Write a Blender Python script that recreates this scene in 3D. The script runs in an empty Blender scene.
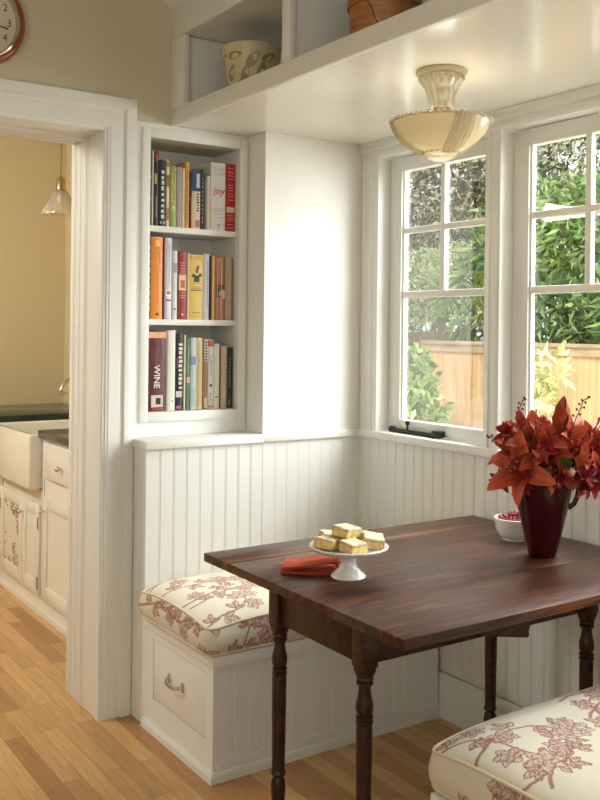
import bpy, bmesh, math, random
import numpy as np
from mathutils import Vector, Matrix, Euler
R=math.radians; PI=math.pi; sin=math.sin; cos=math.cos
random.seed(7)
S=bpy.context.scene; C=S.collection

# ------------------------------------------------------------------ materials
def lin(c):
    return tuple(((v/255)/12.92 if v/255<=0.04045 else ((v/255+0.055)/1.055)**2.4) for v in c)+(1,)
def mat(name,rgb=(200,200,200),rough=.5,metal=0,spec=.5,trans=0,coat=0,bump=0,bscale=200,sub=0):
    m=bpy.data.materials.new(name); m.use_nodes=True
    b=m.node_tree.nodes['Principled BSDF']
    b.inputs['Base Color'].default_value=lin(rgb); b.inputs['Roughness'].default_value=rough
    b.inputs['Metallic'].default_value=metal; b.inputs['Specular IOR Level'].default_value=spec
    b.inputs['Transmission Weight'].default_value=trans; b.inputs['Coat Weight'].default_value=coat
    b.inputs['Coat Roughness'].default_value=.15
    if bump:
        nt=m.node_tree; n=nt.nodes.new('ShaderNodeTexNoise'); n.inputs['Scale'].default_value=bscale; n.inputs['Detail'].default_value=4
        tc=nt.nodes.new('ShaderNodeTexCoord'); nt.links.new(tc.outputs['Object'],n.inputs['Vector'])
        bp=nt.nodes.new('ShaderNodeBump'); bp.inputs['Strength'].default_value=bump; bp.inputs['Distance'].default_value=.002
        nt.links.new(n.outputs['Fac'],bp.inputs['Height']); nt.links.new(bp.outputs['Normal'],b.inputs['Normal'])
    return m
def mix_noise(m,c1,c2,scale=(1,1,1),nscale=5,detail=6,lo=.35,hi=.65,dist=0):
    nt=m.node_tree; b=nt.nodes['Principled BSDF']
    tc=nt.nodes.new('ShaderNodeTexCoord'); mp=nt.nodes.new('ShaderNodeMapping'); mp.inputs['Scale'].default_value=scale
    n=nt.nodes.new('ShaderNodeTexNoise'); n.inputs['Scale'].default_value=nscale; n.inputs['Detail'].default_value=detail; n.inputs['Distortion'].default_value=dist
    r=nt.nodes.new('ShaderNodeValToRGB'); r.color_ramp.elements[0].position=lo; r.color_ramp.elements[1].position=hi
    r.color_ramp.elements[0].color=lin(c1); r.color_ramp.elements[1].color=lin(c2)
    nt.links.new(tc.outputs['Object'],mp.inputs['Vector']); nt.links.new(mp.outputs['Vector'],n.inputs['Vector'])
    nt.links.new(n.outputs['Fac'],r.inputs['Fac']); nt.links.new(r.outputs['Color'],b.inputs['Base Color'])
    return m,r
def attr_mat(name,rough=.6,spec=.3,transl=0,bump=0):
    m=mat(name,rough=rough,spec=spec,bump=bump,bscale=900); nt=m.node_tree; b=nt.nodes['Principled BSDF']
    a=nt.nodes.new('ShaderNodeAttribute'); a.attribute_name='Col'; nt.links.new(a.outputs['Color'],b.inputs['Base Color'])
    if transl:
        t=nt.nodes.new('ShaderNodeBsdfTranslucent'); nt.links.new(a.outputs['Color'],t.inputs['Color'])
        mx=nt.nodes.new('ShaderNodeMixShader'); mx.inputs[0].default_value=transl
        nt.links.new(b.outputs[0],mx.inputs[1]); nt.links.new(t.outputs[0],mx.inputs[2])
        nt.links.new(mx.outputs[0],nt.nodes['Material Output'].inputs['Surface'])
    return m
def glass_mat(name,tint=(255,255,255),refl=1.0,rough=.02,body=0,bodycol=(255,250,235)):
    m=bpy.data.materials.new(name); m.use_nodes=True; nt=m.node_tree; nt.nodes.clear()
    o=nt.nodes.new('ShaderNodeOutputMaterial'); t=nt.nodes.new('ShaderNodeBsdfTransparent'); t.inputs[0].default_value=lin(tint)
    g=nt.nodes.new('ShaderNodeBsdfGlossy'); g.inputs['Roughness'].default_value=rough
    f=nt.nodes.new('ShaderNodeFresnel'); f.inputs['IOR'].default_value=1.45
    mu=nt.nodes.new('ShaderNodeMath'); mu.operation='MULTIPLY'; mu.inputs[1].default_value=refl
    mx=nt.nodes.new('ShaderNodeMixShader'); L=nt.links.new
    src=t
    if body:
        d=nt.nodes.new('ShaderNodeBsdfDiffuse'); d.inputs[0].default_value=lin(bodycol)
        tl=nt.nodes.new('ShaderNodeBsdfTranslucent'); tl.inputs[0].default_value=lin(bodycol)
        m1=nt.nodes.new('ShaderNodeMixShader'); m1.inputs[0].default_value=.45; L(d.outputs[0],m1.inputs[1]); L(tl.outputs[0],m1.inputs[2])
        m2=nt.nodes.new('ShaderNodeMixShader'); m2.inputs[0].default_value=body; L(t.outputs[0],m2.inputs[1]); L(m1.outputs[0],m2.inputs[2]); src=m2
    L(f.outputs[0],mu.inputs[0]); L(mu.outputs[0],mx.inputs[0]); L(src.outputs[0],mx.inputs[1]); L(g.outputs[0],mx.inputs[2]); L(mx.outputs[0],o.inputs['Surface'])
    return m

M={}
M['cream']=mat('cream_paint',(238,238,231),.38,bump=.05,bscale=120)
M['gloss']=mat('gloss_ceiling_paint',(240,237,226),.2)
M['wall']=mat('white_wall_paint',(241,239,231),.5,bump=.05,bscale=150)
M['tan']=mat('tan_wall_paint',(212,203,174),.6,bump=.05,bscale=150)
M['kwall']=mat('kitchen_wall_paint',(220,204,164),.6,bump=.05,bscale=150)
M['cab']=mat('cabinet_paint',(238,235,224),.3)
M['porc']=mat('porcelain',(236,233,220),.08,coat=.5)
M['stone']=mat('dark_stone',(46,52,50),.12)
M['chrome']=mat('nickel',(205,200,190),.18,metal=1)
M['brass']=mat('aged_nickel',(190,165,120),.25,metal=1)
M['black']=mat('black_iron',(38,36,32),.4,metal=.6)
M['groove']=mat('dark_gap',(120,112,95),.8)
M['white_china']=mat('white_china',(240,240,238),.12,coat=.4)
M['page']=mat('paper_pages',(232,220,190),.8)
# oak floor: strips along Y
m=mat('oak_floor',(205,160,95),.32); nt=m.node_tree; b=nt.nodes['Principled BSDF']; L=nt.links.new
tc=nt.nodes.new('ShaderNodeTexCoord'); mp=nt.nodes.new('ShaderNodeMapping'); mp.inputs['Rotation'].default_value=(0,0,PI/2)
L(tc.outputs['Object'],mp.inputs['Vector'])
br=nt.nodes.new('ShaderNodeTexBrick'); br.inputs['Scale'].default_value=1; br.inputs['Brick Width'].default_value=.62; br.inputs['Row Height'].default_value=.064
br.inputs['Mortar Size'].default_value=.0007; br.inputs['Mortar Smooth'].default_value=.2; br.offset=.37; br.offset_frequency=2
br.inputs['Color1'].default_value=(0,0,0,1); br.inputs['Color2'].default_value=(1,1,1,1); br.inputs['Mortar'].default_value=(.5,.5,.5,1)
L(mp.outputs['Vector'],br.inputs['Vector'])
n1=nt.nodes.new('ShaderNodeTexNoise'); n1.inputs['Scale'].default_value=3; n1.inputs['Detail'].default_value=8; n1.inputs['Distortion'].default_value=.6
mp2=nt.nodes.new('ShaderNodeMapping'); mp2.inputs['Scale'].default_value=(40,2.4,1); L(tc.outputs['Object'],mp2.inputs['Vector'])
ad=nt.nodes.new('ShaderNodeVectorMath'); ad.operation='MULTIPLY_ADD'; ad.inputs[1].default_value=(40,40,40); L(br.outputs['Color'],ad.inputs[0]); L(mp2.outputs['Vector'],ad.inputs[2]); L(ad.outputs[0],n1.inputs['Vector'])
r1=nt.nodes.new('ShaderNodeValToRGB'); r1.color_ramp.elements[0].color=lin((170,120,68)); r1.color_ramp.elements[1].color=lin((214,172,112)); L(br.outputs['Color'],r1.inputs['Fac'])
r2=nt.nodes.new('ShaderNodeValToRGB'); r2.color_ramp.elements[0].color=(.84,.8,.74,1); r2.color_ramp.elements[1].color=(1.08,1.08,1.08,1); r2.color_ramp.elements[0].position=.3; r2.color_ramp.elements[1].position=.62; L(n1.outputs['Fac'],r2.inputs['Fac'])
mu=nt.nodes.new('ShaderNodeMix'); mu.data_type='RGBA'; mu.blend_type='MULTIPLY'; mu.inputs[0].default_value=1; L(r1.outputs[0],mu.inputs[6]); L(r2.outputs[0],mu.inputs[7])
mo=nt.nodes.new('ShaderNodeMix'); mo.data_type='RGBA'; mo.inputs[7].default_value=lin((110,70,32)); L(br.outputs['Fac'],mo.inputs[0]); L(mu.outputs[2],mo.inputs[6]); L(mo.outputs[2],b.inputs['Base Color'])
b.inputs['Coat Weight'].default_value=.25; M['floor']=m
# dark table wood, grain along X
def wood(name,c1,c2,c3,streak=None):
    m=mat(name,(80,45,30),.36,spec=.42); nt=m.node_tree; b=nt.nodes['Principled BSDF']; L=nt.links.new
    tc=nt.nodes.new('ShaderNodeTexCoord'); mp=nt.nodes.new('ShaderNodeMapping'); mp.inputs['Scale'].default_value=(1.5,15,15); L(tc.outputs['Object'],mp.inputs['Vector'])
    n=nt.nodes.new('ShaderNodeTexNoise'); n.inputs['Scale'].default_value=2.2; n.inputs['Detail'].default_value=9; n.inputs['Roughness'].default_value=.62; n.inputs['Distortion'].default_value=1.1; L(mp.outputs[0],n.inputs['Vector'])
    mp3=nt.nodes.new('ShaderNodeMapping'); mp3.inputs['Scale'].default_value=(5,170,170); L(tc.outputs['Object'],mp3.inputs['Vector'])
    n3=nt.nodes.new('ShaderNodeTexNoise'); n3.inputs['Scale'].default_value=1; n3.inputs['Detail'].default_value=5; L(mp3.outputs[0],n3.inputs['Vector'])
    r=nt.nodes.new('ShaderNodeValToRGB'); e=r.color_ramp.elements; e[0].position=.34; e[0].color=lin(c1); e[1].position=.68; e[1].color=lin(c3); k=e.new(.52); k.color=lin(c2); L(n.outputs['Fac'],r.inputs['Fac'])
    r3=nt.nodes.new('ShaderNodeValToRGB'); r3.color_ramp.elements[0].position=.3; r3.color_ramp.elements[0].color=(.55,.5,.48,1); r3.color_ramp.elements[1].position=.6; L(n3.outputs['Fac'],r3.inputs['Fac'])
    mu=nt.nodes.new('ShaderNodeMix'); mu.data_type='RGBA'; mu.blend_type='MULTIPLY'; mu.inputs[0].default_value=.85; L(r.outputs[0],mu.inputs[6]); L(r3.outputs[0],mu.inputs[7])
    out=mu.outputs[2]
    if streak is not None:
        sp=nt.nodes.new('ShaderNodeSeparateXYZ'); L(tc.outputs['Object'],sp.inputs[0])
        nn=nt.nodes.new('ShaderNodeMath'); nn.operation='MULTIPLY_ADD'; nn.inputs[1].default_value=.03; L(n.outputs['Fac'],nn.inputs[0]); L(sp.outputs['Y'],nn.inputs[2])
        su=nt.nodes.new('ShaderNodeMath'); su.operation='SUBTRACT'; su.inputs[1].default_value=streak+.015; L(nn.outputs[0],su.inputs[0])
        ab=nt.nodes.new('ShaderNodeMath'); ab.operation='ABSOLUTE'; L(su.outputs[0],ab.inputs[0])
        mr=nt.nodes.new('ShaderNodeMapRange'); mr.inputs['From Min'].default_value=.004; mr.inputs['From Max'].default_value=.017; mr.inputs['To Min'].default_value=.6; mr.inputs['To Max'].default_value=0; L(ab.outputs[0],mr.inputs['Value'])
        ms=nt.nodes.new('ShaderNodeMix'); ms.data_type='RGBA'; ms.inputs[7].default_value=lin((150,100,62)); L(mr.outputs[0],ms.inputs[0]); L(out,ms.inputs[6]); out=ms.outputs[2]
    L(out,b.inputs['Base Color']); return m
M['table']=wood('walnut_top',(56,32,22),(86,51,33),(130,82,48))
M['tableS']=wood('walnut_leaf_with_sapwood',(56,32,22),(86,51,33),(130,82,48),streak=.0)
M['tleg']=wood('walnut_legs',(46,26,18),(66,38,26),(84,50,33))
M['toile']=attr_mat('toile_cotton',.85,.2,bump=.1)
M['piping']=mat('cream_piping',(224,212,178),.85)
M['leaf']=attr_mat('leaves',.5,.4,transl=.4)
M['petal']=attr_mat('lily_petal',.45,.35,transl=.22)
M['green']=mat('green_leaf',(62,98,40),.45)
M['stem']=mat('stem_green',(90,110,55),.6)
M['twig']=mat('twig_brown',(84,50,40),.7)
M['berry']=mat('berry_red',(150,22,26),.2,coat=.4)
M['bud']=mat('bud_dark_red',(128,34,34),.5)
M['vase']=mat('oxblood_glaze',(62,10,12),.12,spec=.4)
M['napkin']=mat('rust_linen',(206,92,52),.85,bump=.3,bscale=700)
M['bar'],_=mix_noise(mat('lemon_bar_crumb',(222,184,104),.8,bump=.4,bscale=250),(220,178,96),(244,220,156),nscale=60)
M['sugar'],_=mix_noise(mat('powdered_sugar',(242,232,200),.95,bump=.5,bscale=300),(230,208,150),(246,238,208),nscale=90,lo=.3,hi=.5)
M['copper']=mat('clock_wood_rim',(150,72,32),.3,coat=.4)
M['face']=mat('clock_face',(218,212,190),.5)
M['fence'],_=mix_noise(mat('cedar_boards',(205,165,115),.8),(180,138,94),(212,180,136),scale=(9,9,.8),nscale=2.2,lo=.3,hi=.7)
M['rail'],_=mix_noise(mat('weathered_rail',(190,170,140),.8),(150,128,100),(186,166,136),scale=(6,1,6),nscale=2)
M['dfence'],_=mix_noise(mat('dark_fence_boards',(100,84,66),.85),(84,70,54),(124,106,82),scale=(9,9,.8),nscale=2)  # darker tone than the front fence boards
M['bounce_ground'],_=mix_noise(mat('pale_bounce_ground',(90,90,55),.95),(170,160,134),(196,188,160),nscale=3)  # unseen ground, colour lightened to bounce light up to the nook ceiling
M['bark'],_=mix_noise(mat('bark',(110,90,70),.9),(84,66,50),(140,120,95),scale=(6,6,1),nscale=3)
M['glass']=glass_mat('window_glass',refl=.3)
M['clear']=glass_mat('clear_pressed_glass',(252,250,240),refl=1.2,rough=.08,body=.45,bodycol=(250,246,230))
M['rib']=glass_mat('clear_ribbed_glass',(255,252,244),refl=.7,rough=.1,body=.3,bodycol=(255,252,240))
M['shade']=glass_mat('cream_glass',(240,220,170),refl=.8,rough=.1,body=.93,bodycol=(250,240,210))
M['basket'],_=mix_noise(mat('bentwood_box',(170,112,58),.4,coat=.2),(140,84,40),(188,130,72),scale=(2,2,14),nscale=4)
M['hbowl'],_=mix_noise(mat('cream_bowl_glaze',(214,196,156),.3),(214,198,160),(222,208,172),nscale=4)
M['hleaf']=mat('olive_leaf_glaze',(160,140,96),.3)
M['curtain']=M['toile']

# ------------------------------------------------------------------ mesh helpers
def NB(): return bmesh.new()
def box(bm,x0,x1,y0,y1,z0,z1,bev=0):
    vs=[bm.verts.new((x,y,z)) for x in (x0,x1) for y in (y0,y1) for z in (z0,z1)]
    fs=[bm.faces.new([vs[i] for i in q]) for q in ((0,1,3,2),(4,6,7,5),(0,4,5,1),(2,3,7,6),(0,2,6,4),(1,5,7,3))]
    if bev:
        es=set(e for f in fs for e in f.edges)
        bmesh.ops.bevel(bm,geom=list(es),offset=bev,segments=2,profile=.5,affect='EDGES')
def lathe(bm,prof,c=(0,0,0),n=24,mod=None,cap=False):
    rings=[]
    for i,(r,z) in enumerate(prof):
        rings.append([bm.verts.new((c[0]+r*(mod(i,2*PI*k/n) if mod else 1)*cos(2*PI*k/n),c[1]+r*(mod(i,2*PI*k/n) if mod else 1)*sin(2*PI*k/n),c[2]+z)) for k in range(n)])
    for a,b in zip(rings,rings[1:]):
        for k in range(n): bm.faces.new((a[k],a[(k+1)%n],b[(k+1)%n],b[k]))
    if cap: bm.faces.new(rings[0][::-1]); bm.faces.new(rings[-1])
def tube(bm,pts,rad,n=8,closed=False):
    pts=[Vector(p) for p in pts]; N=len(pts)
    rad=[rad]*N if not hasattr(rad,'__len__') else rad
    rings=[]; up=Vector((0,0,1))
    for i,p in enumerate(pts):
        if closed: t=pts[(i+1)%N]-pts[i-1]
        else: t=pts[min(i+1,N-1)]-pts[max(i-1,0)]
        t.normalize(); s=t.cross(up)
        if s.length<.05: s=t.cross(Vector((1,0,0)))
        s.normalize(); u=s.cross(t)
        rings.append([bm.verts.new(p+(s*cos(2*PI*k/n)+u*sin(2*PI*k/n))*rad[i]) for k in range(n)])
    for i in range(N if closed else N-1):
        a,b=rings[i],rings[(i+1)%N]
        for k in range(n): bm.faces.new((a[k],a[(k+1)%n],b[(k+1)%n],b[k]))
    if not closed: bm.faces.new(rings[0][::-1]); bm.faces.new(rings[-1])
def prism(bm,poly,ax,a,b):
    def P(u,v,w): return {'x':(w,u,v),'y':(u,w,v),'z':(u,v,w)}[ax]
    A=[bm.verts.new(P(u,v,a)) for u,v in poly]; B=[bm.verts.new(P(u,v,b)) for u,v in poly]; n=len(poly)
    bm.faces.new(A); bm.faces.new(B[::-1])
    for i in range(n): bm.faces.new((A[i],B[i],B[(i+1)%n],A[(i+1)%n]))
def ball(bm,c,r,s=8,sz=1):
    bmesh.ops.create_uvsphere(bm,u_segments=s,v_segments=max(4,s*3//4),radius=r,matrix=Matrix.Translation(c)@Matrix.Diagonal((1,1,sz,1)))
def finish(me,smooth=40):
    if smooth:
        me.shade_smooth()
        me.set_sharp_from_angle(angle=R(smooth))
def worldloc(o):
    v=Vector((0,0,0))
    while o is not None: v+=o.location; o=o.parent
    return v
def obj(name,bm,m,parent=None,local=False,smooth=40,label=None):
    bmesh.ops.recalc_face_normals(bm,faces=bm.faces)
    if parent is not None and not local: bmesh.ops.translate(bm,verts=bm.verts,vec=-worldloc(parent))
    me=bpy.data.meshes.new(name); bm.to_mesh(me); bm.free()
    for x in (m if isinstance(m,(list,tuple)) else [m]): me.materials.append(x)
    finish(me,smooth)
    o=bpy.data.objects.new(name,me); C.objects.link(o); o.parent=parent
    if label: o['label']=label
    return o
def pyobj(name,verts,faces,m,parent=None,col=None,smooth=60,fcol=None):
    me=bpy.data.meshes.new(name); me.from_pydata([tuple(v) for v in verts],[],faces); me.materials.append(m)
    if col is not None:
        a=me.color_attributes.new('Col','FLOAT_COLOR','POINT'); a.data.foreach_set('color',np.asarray(col,np.float32).ravel())
    finish(me,smooth)
    o=bpy.data.objects.new(name,me); C.objects.link(o); o.parent=parent; return o
def thing(name,label,cat,loc=(0,0,0),group=None,rot=None):
    o=bpy.data.objects.new(name,None); C.objects.link(o); o.location=loc; o.empty_display_size=.05
    if rot: o.rotation_euler=rot
    o['label']=label; o['category']=cat
    if group: o['group']=group
    return o
def tag(o,label,cat,group=None,kind=None):
    o['label']=label; o['category']=cat
    if group: o['group']=group
    if kind: o['kind']=kind
    return o
def struct(name,bm,m,label=None,cat=None,smooth=30):
    o=obj(name,bm,m,None,smooth=smooth); o['kind']='structure'
    if label: o['label']=label; o['category']=cat
    return o
def sroot(name,loc,label,cat):
    o=thing(name,label,cat,loc); o['kind']='structure'; return o
def dup(root,loc,rot=None,label=None):
    r=root.copy(); C.objects.link(r); r.location=loc
    if rot is not None: r.rotation_euler=rot
    if label: r['label']=label
    for ch in list(root.children):
        c=ch.copy(); C.objects.link(c); c.parent=r
        for g in list(ch.children):
            d=g.copy(); C.objects.link(d); d.parent=c
    return r

# ------------------------------------------------------------------ dimensions (metres; X along the bookcase wall, Y away from the camera side)
YN=-.1335; XR=.4816; XW=.955; ZC=.997; ZN=2.152; YF=-.639; ZB=.389; ZT=.76; YO=-2.40; ZR=2.78
YJ=.29      # thickness of the wall with the doorway

# ------------------------------------------------------------------ room shell
b=NB(); box(b,-4.2,1.15,-5.2,3.0,-.08,0); struct('floor',b,M['floor'],'honey oak strip floor running through nook and kitchen','floor')
b=NB(); box(b,-4.2,.143,-5.2,.0,ZR,ZR+.05); struct('ceiling',b,M['wall'],'white ceiling of the main room','ceiling')
b=NB(); box(b,.166,XW+.095,YO-.1,0,ZN-.0,ZN+.02)
struct('ceiling_nook',b,M['gloss'],'low glossy cream ceiling over the breakfast nook','ceiling')
b=NB(); box(b,.1435,1.06,-5.2,2.9,ZR+.001,ZR+.05); box(b,1.0,1.05,-5.2,2.9,ZN+.021,ZR); struct('leak_blocker',b,M['wall'],'unseen slab over the nook alcove, added to stop light leaks','leak_blocker')  # unseen slabs added to stop sky light leaking in above the shelf
# wall with doorway and bookcase niche
DX0,DX1,DZ=-1.02,-.124,2.098
b=NB()
box(b,-4.2,DX0,0,YJ,0,ZR); box(b,DX0,DX1+.011,0,YJ,DZ+.0125,ZR); box(b,DX1+.011,.058,0,YJ,0,ZR)
box(b,.058,.445,0,YJ,0,1.086); box(b,.058,.445,0,YJ,2.098,ZR); box(b,.445,.75,0,YJ,0,ZR); box(b,.058,.445,.225,YJ,1.086,2.098)
struct('wall_back',b,M['tan'],'tan painted wall around the doorway and bookcase niche','wall')
b=NB(); box(b,XR,XW+.095,YN,-.0005,0,ZN-.0005)   # column + nook end wall, white
struct('wall_left',b,M['wall'],'white nook end wall beside the bookcase niche','wall')
b=NB(); box(b,.1,XW+.095,YO-.12,YO,0,ZR); struct('wall_right',b,M['wall'],'white nook end wall behind the near bench','wall')
# cream band of wall next to the bookcase (nook side paint)
b=NB(); box(b,.003,.0305,-.004,-.0005,ZC,ZN-.001); box(b,.4725,XR-.0005,-.004,-.0005,ZC,ZN-.001); box(b,.0305,.4725,-.004,-.0005,ZC,1.05); box(b,.0305,.4725,-.004,-.0005,2.131,ZN-.001)
struct('trim_1',b,M['cream'],'cream painted strip around the bookcase casing','trim')
b=NB(); box(b,-4.2,-4.1,-5.2,0,0,ZR); struct('wall_side',b,M['tan'],'tan side wall of the main room','wall')
b=NB(); box(b,-4.2,.1,-5.3,-5.2,0,ZR); struct('wall_front',b,M['tan'],'tan wall behind the camera','wall')
b=NB(); box(b,.1,.2,-5.2,YO-.12,0,ZR); struct('wall_far_side',b,M['tan'],'tan wall past the near bench','wall')

# beadboard panels: profile with a V groove and bead, run along an axis
def bead(bm,a0,a1,z0,z1,face,back,along,pitch=.0535,g=.0022):
    s=1 if back>face else -1
    pts=[]; a=a0; pts.append((a0,face))
    k=a0+pitch
    while k<a1-.012:
        pts+= [(k-.0045,face),(k-.0028,face+s*g),(k-.0012,face+s*.0004),(k+.0012,face+s*.0004),(k+.0028,face+s*g),(k+.0045,face)]
        k+=pitch
    pts+=[(a1,face),(a1,back),(a0,back)]
    if along=='x': prism(bm,pts,'z',z0,z1)
    else: prism(bm,[(v,u) for u,v in pts],'z',z0,z1)
b=NB(); bead(b,.001,XR+.001,.0,ZC-.03,YN,YN+.02,'x'); bead(b,XR+.001,.945,0,ZC-.03,YN-.0008,YN-.0005+.003,'x')
b2=b; box(b,.0,.0195,YN+.0205,-.0005,0,ZC-.03); 
struct('trim_2',b,M['cream'],'cream beadboard wainscot on the nook end wall behind the bench','wainscot')
b=NB(); bead(b,YO,YN-.001,.166,ZC-.03,.945,.954,'y')
struct('trim_3',b,M['cream'],'cream beadboard wainscot under the windows','wainscot')
b=NB(); prism(b,[(.932,0),(.954,0),(.954,.159),(.940,.159),(.938,.150),(.934,.135),(.934,.05),(.929,.04),(.929,0)],'y',YO,YN-.001)
struct('baseboard_right',b,M['cream'],'tall cream baseboard under the windows','baseboard')
# cap / ledge
b=NB(); box(b,-.006,XR-.0005,YN-.014,-.0045,ZC-.03,ZC,.003); box(b,XR-.0005,.93,YN-.014,YN-.0005,ZC-.03,ZC,.003)
struct('trim_4',b,M['cream'],'cream ledge cap on the end wall wainscot','ledge')
b=NB(); box(b,.926,.954,YO,YN-.0005,ZC-.03,ZC,.003); box(b,.954,1.06,YO,-.2,ZC-.032,ZC-.001)
struct('trim_5',b,M['cream'],'long cream window ledge above the wainscot','window sill')

# ------------------------------------------------------------------ window wall, three sashes
wins=[(-.845,-.252),(-1.528,-.912),(-2.21,-1.595)]  # last opening is out of view, added to let more light in
ZH=2.082
b=NB(); box(b,XW,1.052,YO,YN,0,ZC-.032); box(b,XW,1.052,-.248,YN-.0005,ZC-.032,ZN-.0005); box(b,XW,1.052,YO,-.248,ZH+.004,ZN-.0005)
box(b,XW,1.052,YO,-2.215,ZC-.032,ZH+.004); 
for a,c in ((-.908,-.849),(-1.591,-1.532)): box(b,XW,1.052,a,c,ZC-.032,ZH+.004)
struct('wall_window',b,M['wall'],'cream wall pierced by the nook windows','wall')
# casing
b=NB()
prism(b,[(-.1345,XW),(-.1345,.944),(-.152,.938),(-.158,.944),(-.195,.944),(-.2,.934),(-.218,.932),(-.224,.938),(-.248,.94),(-.248,XW)][::-1] and [(p[1],p[0]) for p in [(-.1345,XW),(-.1345,.944),(-.152,.938),(-.158,.944),(-.195,.944),(-.2,.934),(-.218,.932),(-.224,.938),(-.248,.94),(-.248,XW)]],'z',ZC,ZH+.004)
for a,c in ((-.908,-.849),(-1.591,-1.532)):
    prism(b,[(XW,c),(.94,c),(.936,c-.012),(.941,c-.016),(.941,a+.016),(.936,a+.012),(.94,a),(XW,a)],'z',ZC,ZH+.004)
prism(b,[(XW,-2.215),(.94,-2.215),(.934,-2.24),(.944,-2.26),(.944,-2.3),(XW,-2.3)],'z',ZC,ZH+.004)
prism(b,[(XW,ZH+.004),(.94,ZH+.004),(.936,ZH+.016),(.942,ZH+.02),(.942,ZH+.032),(.930,ZH+.036),(.930,ZH+.044),(.936,ZH+.05),(.936,ZH+.056),(.93,ZN-.001),(XW,ZN-.001)],'y',-2.3,YN-.001)
struct('trim_6',b,M['cream'],'cream moulded casing around the nook windows','window casing')
names=['left cream window with six lights over the ledge corner','cream window behind the red lilies','unseen cream window beyond the right edge, added to let in light']
for i,(y0,y1) in enumerate(wins):
    w=sroot('window_%d'%(i+1),(1.0,(y0+y1)/2,ZC),names[i],'window')
    fx0,fx1=1.0,1.036; st=.068; z0,z1=ZC+.003,ZH
    b=NB()
    box(b,fx0,fx1,y1-st,y1,z0,z1,.002); box(b,fx0,fx1,y0,y0+st,z0,z1,.002); box(b,fx0+.0005,fx1-.0005,y0+st,y1-st,z1-.055,z1,.002); box(b,fx0+.0005,fx1-.0005,y0+st,y1-st,z0,z0+.046,.002)
    # inner sticking
    for (a,c,d,e) in ((y1-st-.008,y1-st,z0+.046,z1-.055),(y0+st,y0+st+.008,z0+.046,z1-.055)): box(b,fx0+.01,fx1-.01,a,c,d,e)
    obj('sash',b,M['cream'],w)
    ym=(y0+y1)/2
    b=NB(); box(b,fx0+.006,fx1-.006,y0+st,y1-st,1.526,1.552,.004); obj('glazing_bar',b,M['cream'],w)
    b=NB(); box(b,fx0+.008,fx1-.008,y0+st,y1-st,1.779,1.803,.005); obj('glazing_bar',b,M['cream'],w)
    b=NB(); box(b,fx0+.007,fx1-.007,ym-.0125,ym+.0125,1.55,z1-.054,.005); obj('glazing_bar',b,M['cream'],w)
    b=NB(); box(b,1.022,1.025,y0+st-.004,y1-st+.004,z0+.042,z1-.05); obj('pane',b,M['glass'],w)
    
    if i==0:
        b=NB(); box(b,.974,.992,-.552,-.282,ZC,ZC+.016,.004); box(b,.966,.994,-.592,-.545,ZC+.004,ZC+.028,.004); 
        box(b,.985,.998,-.30,-.275,ZC+.004,ZC+.02,.003)
        lathe(b,[(.004,0),(.004,.02),(.009,.026),(.009,.034),(.002,.038)],(.983,-.39,ZC+.012),10,cap=True)
        obj('window_stay',b,M['black'],w,label='black iron casement stay bar')

# ------------------------------------------------------------------ doorway trim
d=sroot('trim_7',(DX1,0,0),'wide cream moulded casing around the kitchen doorway','door casing')
cs=[(DX1,.001),(DX1,-.018),(DX1+.004,-.021),(DX1+.012,-.0215),(DX1+.015,-.025),(DX1+.022,-.0255),(DX1+.025,-.0275),(DX1+.066,-.0275),(DX1+.07,-.025),(DX1+.078,-.025),(DX1+.083,-.033),(DX1+.108,-.035),(DX1+.1215,-.031),(DX1+.1215,.001)]
W=.1175
b=NB()
# right upright and mitred head as one section swept
secR=[(x,y) for x,y in cs]
vb=[b.verts.new((x,y,0)) for x,y in secR]; vt=[b.verts.new((x,y,DZ+(x-DX1))) for x,y in secR]
vl=[b.verts.new((DX0-(x-DX1),y,DZ+(x-DX1))) for x,y in secR]; vlb=[b.verts.new((DX0-(x-DX1),y,0)) for x,y in secR]
n=len(cs)
for A,B in ((vb,vt),(vt,vl),(vl,vlb)):
    for k in range(n-1): b.faces.new((A[k],A[k+1],B[k+1],B[k]))
b.faces.new(vb); b.faces.new(vlb)
obj('casing',b,M['cream'],d,smooth=25)
b=NB()
xj=DX1+.0105
for (ya,yb,dx) in ((-.0,.13,.0085),(.13,.142,.0105),(.142,.178,.0135),(.178,.205,.0085),(.205,.215,.0105),(.215,.25,.0085),(.25,.262,.0095),(.262,.296,.0115)):
    box(b,xj-dx,xj+.0,ya+.0005,yb,0,DZ+.01,.001); box(b,DX0,xj-dx,ya+.0005,yb,DZ-dx+.008,DZ+.012,.001)
    box(b,DX0,DX0+dx,ya+.0005,yb,0,DZ-dx)
obj('jamb',b,M['cream'],d)

# ------------------------------------------------------------------ bookcase built in
bk=thing('bookcase','cream built-in bookcase with three shelves of books beside the doorway','bookcase',(.25,0,1.05))
b=NB()
for s in (0,):
    box(b,.0305,.061,-.014,0,1.0505,2.1305,.002); box(b,.441,.4725,-.014,0,1.0505,2.1305,.002)
    box(b,.0612,.4408,-.0135,0,1.0505,1.0865,.002); box(b,.0612,.4408,-.0135,0,2.097,2.1305,.002)
obj('casing',b,M['cream'],bk)
b=NB(); box(b,.0585,.4445,.216,.2245,1.0865,2.0975); 
for k in range(1,7): box(b,.0585+k*.06,.0605+k*.06,.2152,.2161,1.0865,2.0975)
obj('back_panel',b,M['cream'],bk)
b=NB(); box(b,.0585,.0605,0,.2155,1.0865,2.0975); obj('side_panel',b,M['cream'],bk)
b=NB(); box(b,.4425,.4445,0,.2155,1.0865,2.0975); obj('side_panel',b,M['cream'],bk)
for z in (1.755,1.408): b=NB(); box(b,.0615,.4418,.012,.214,z,z+.022,.002); obj('shelf',b,M['cream'],bk)

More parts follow.
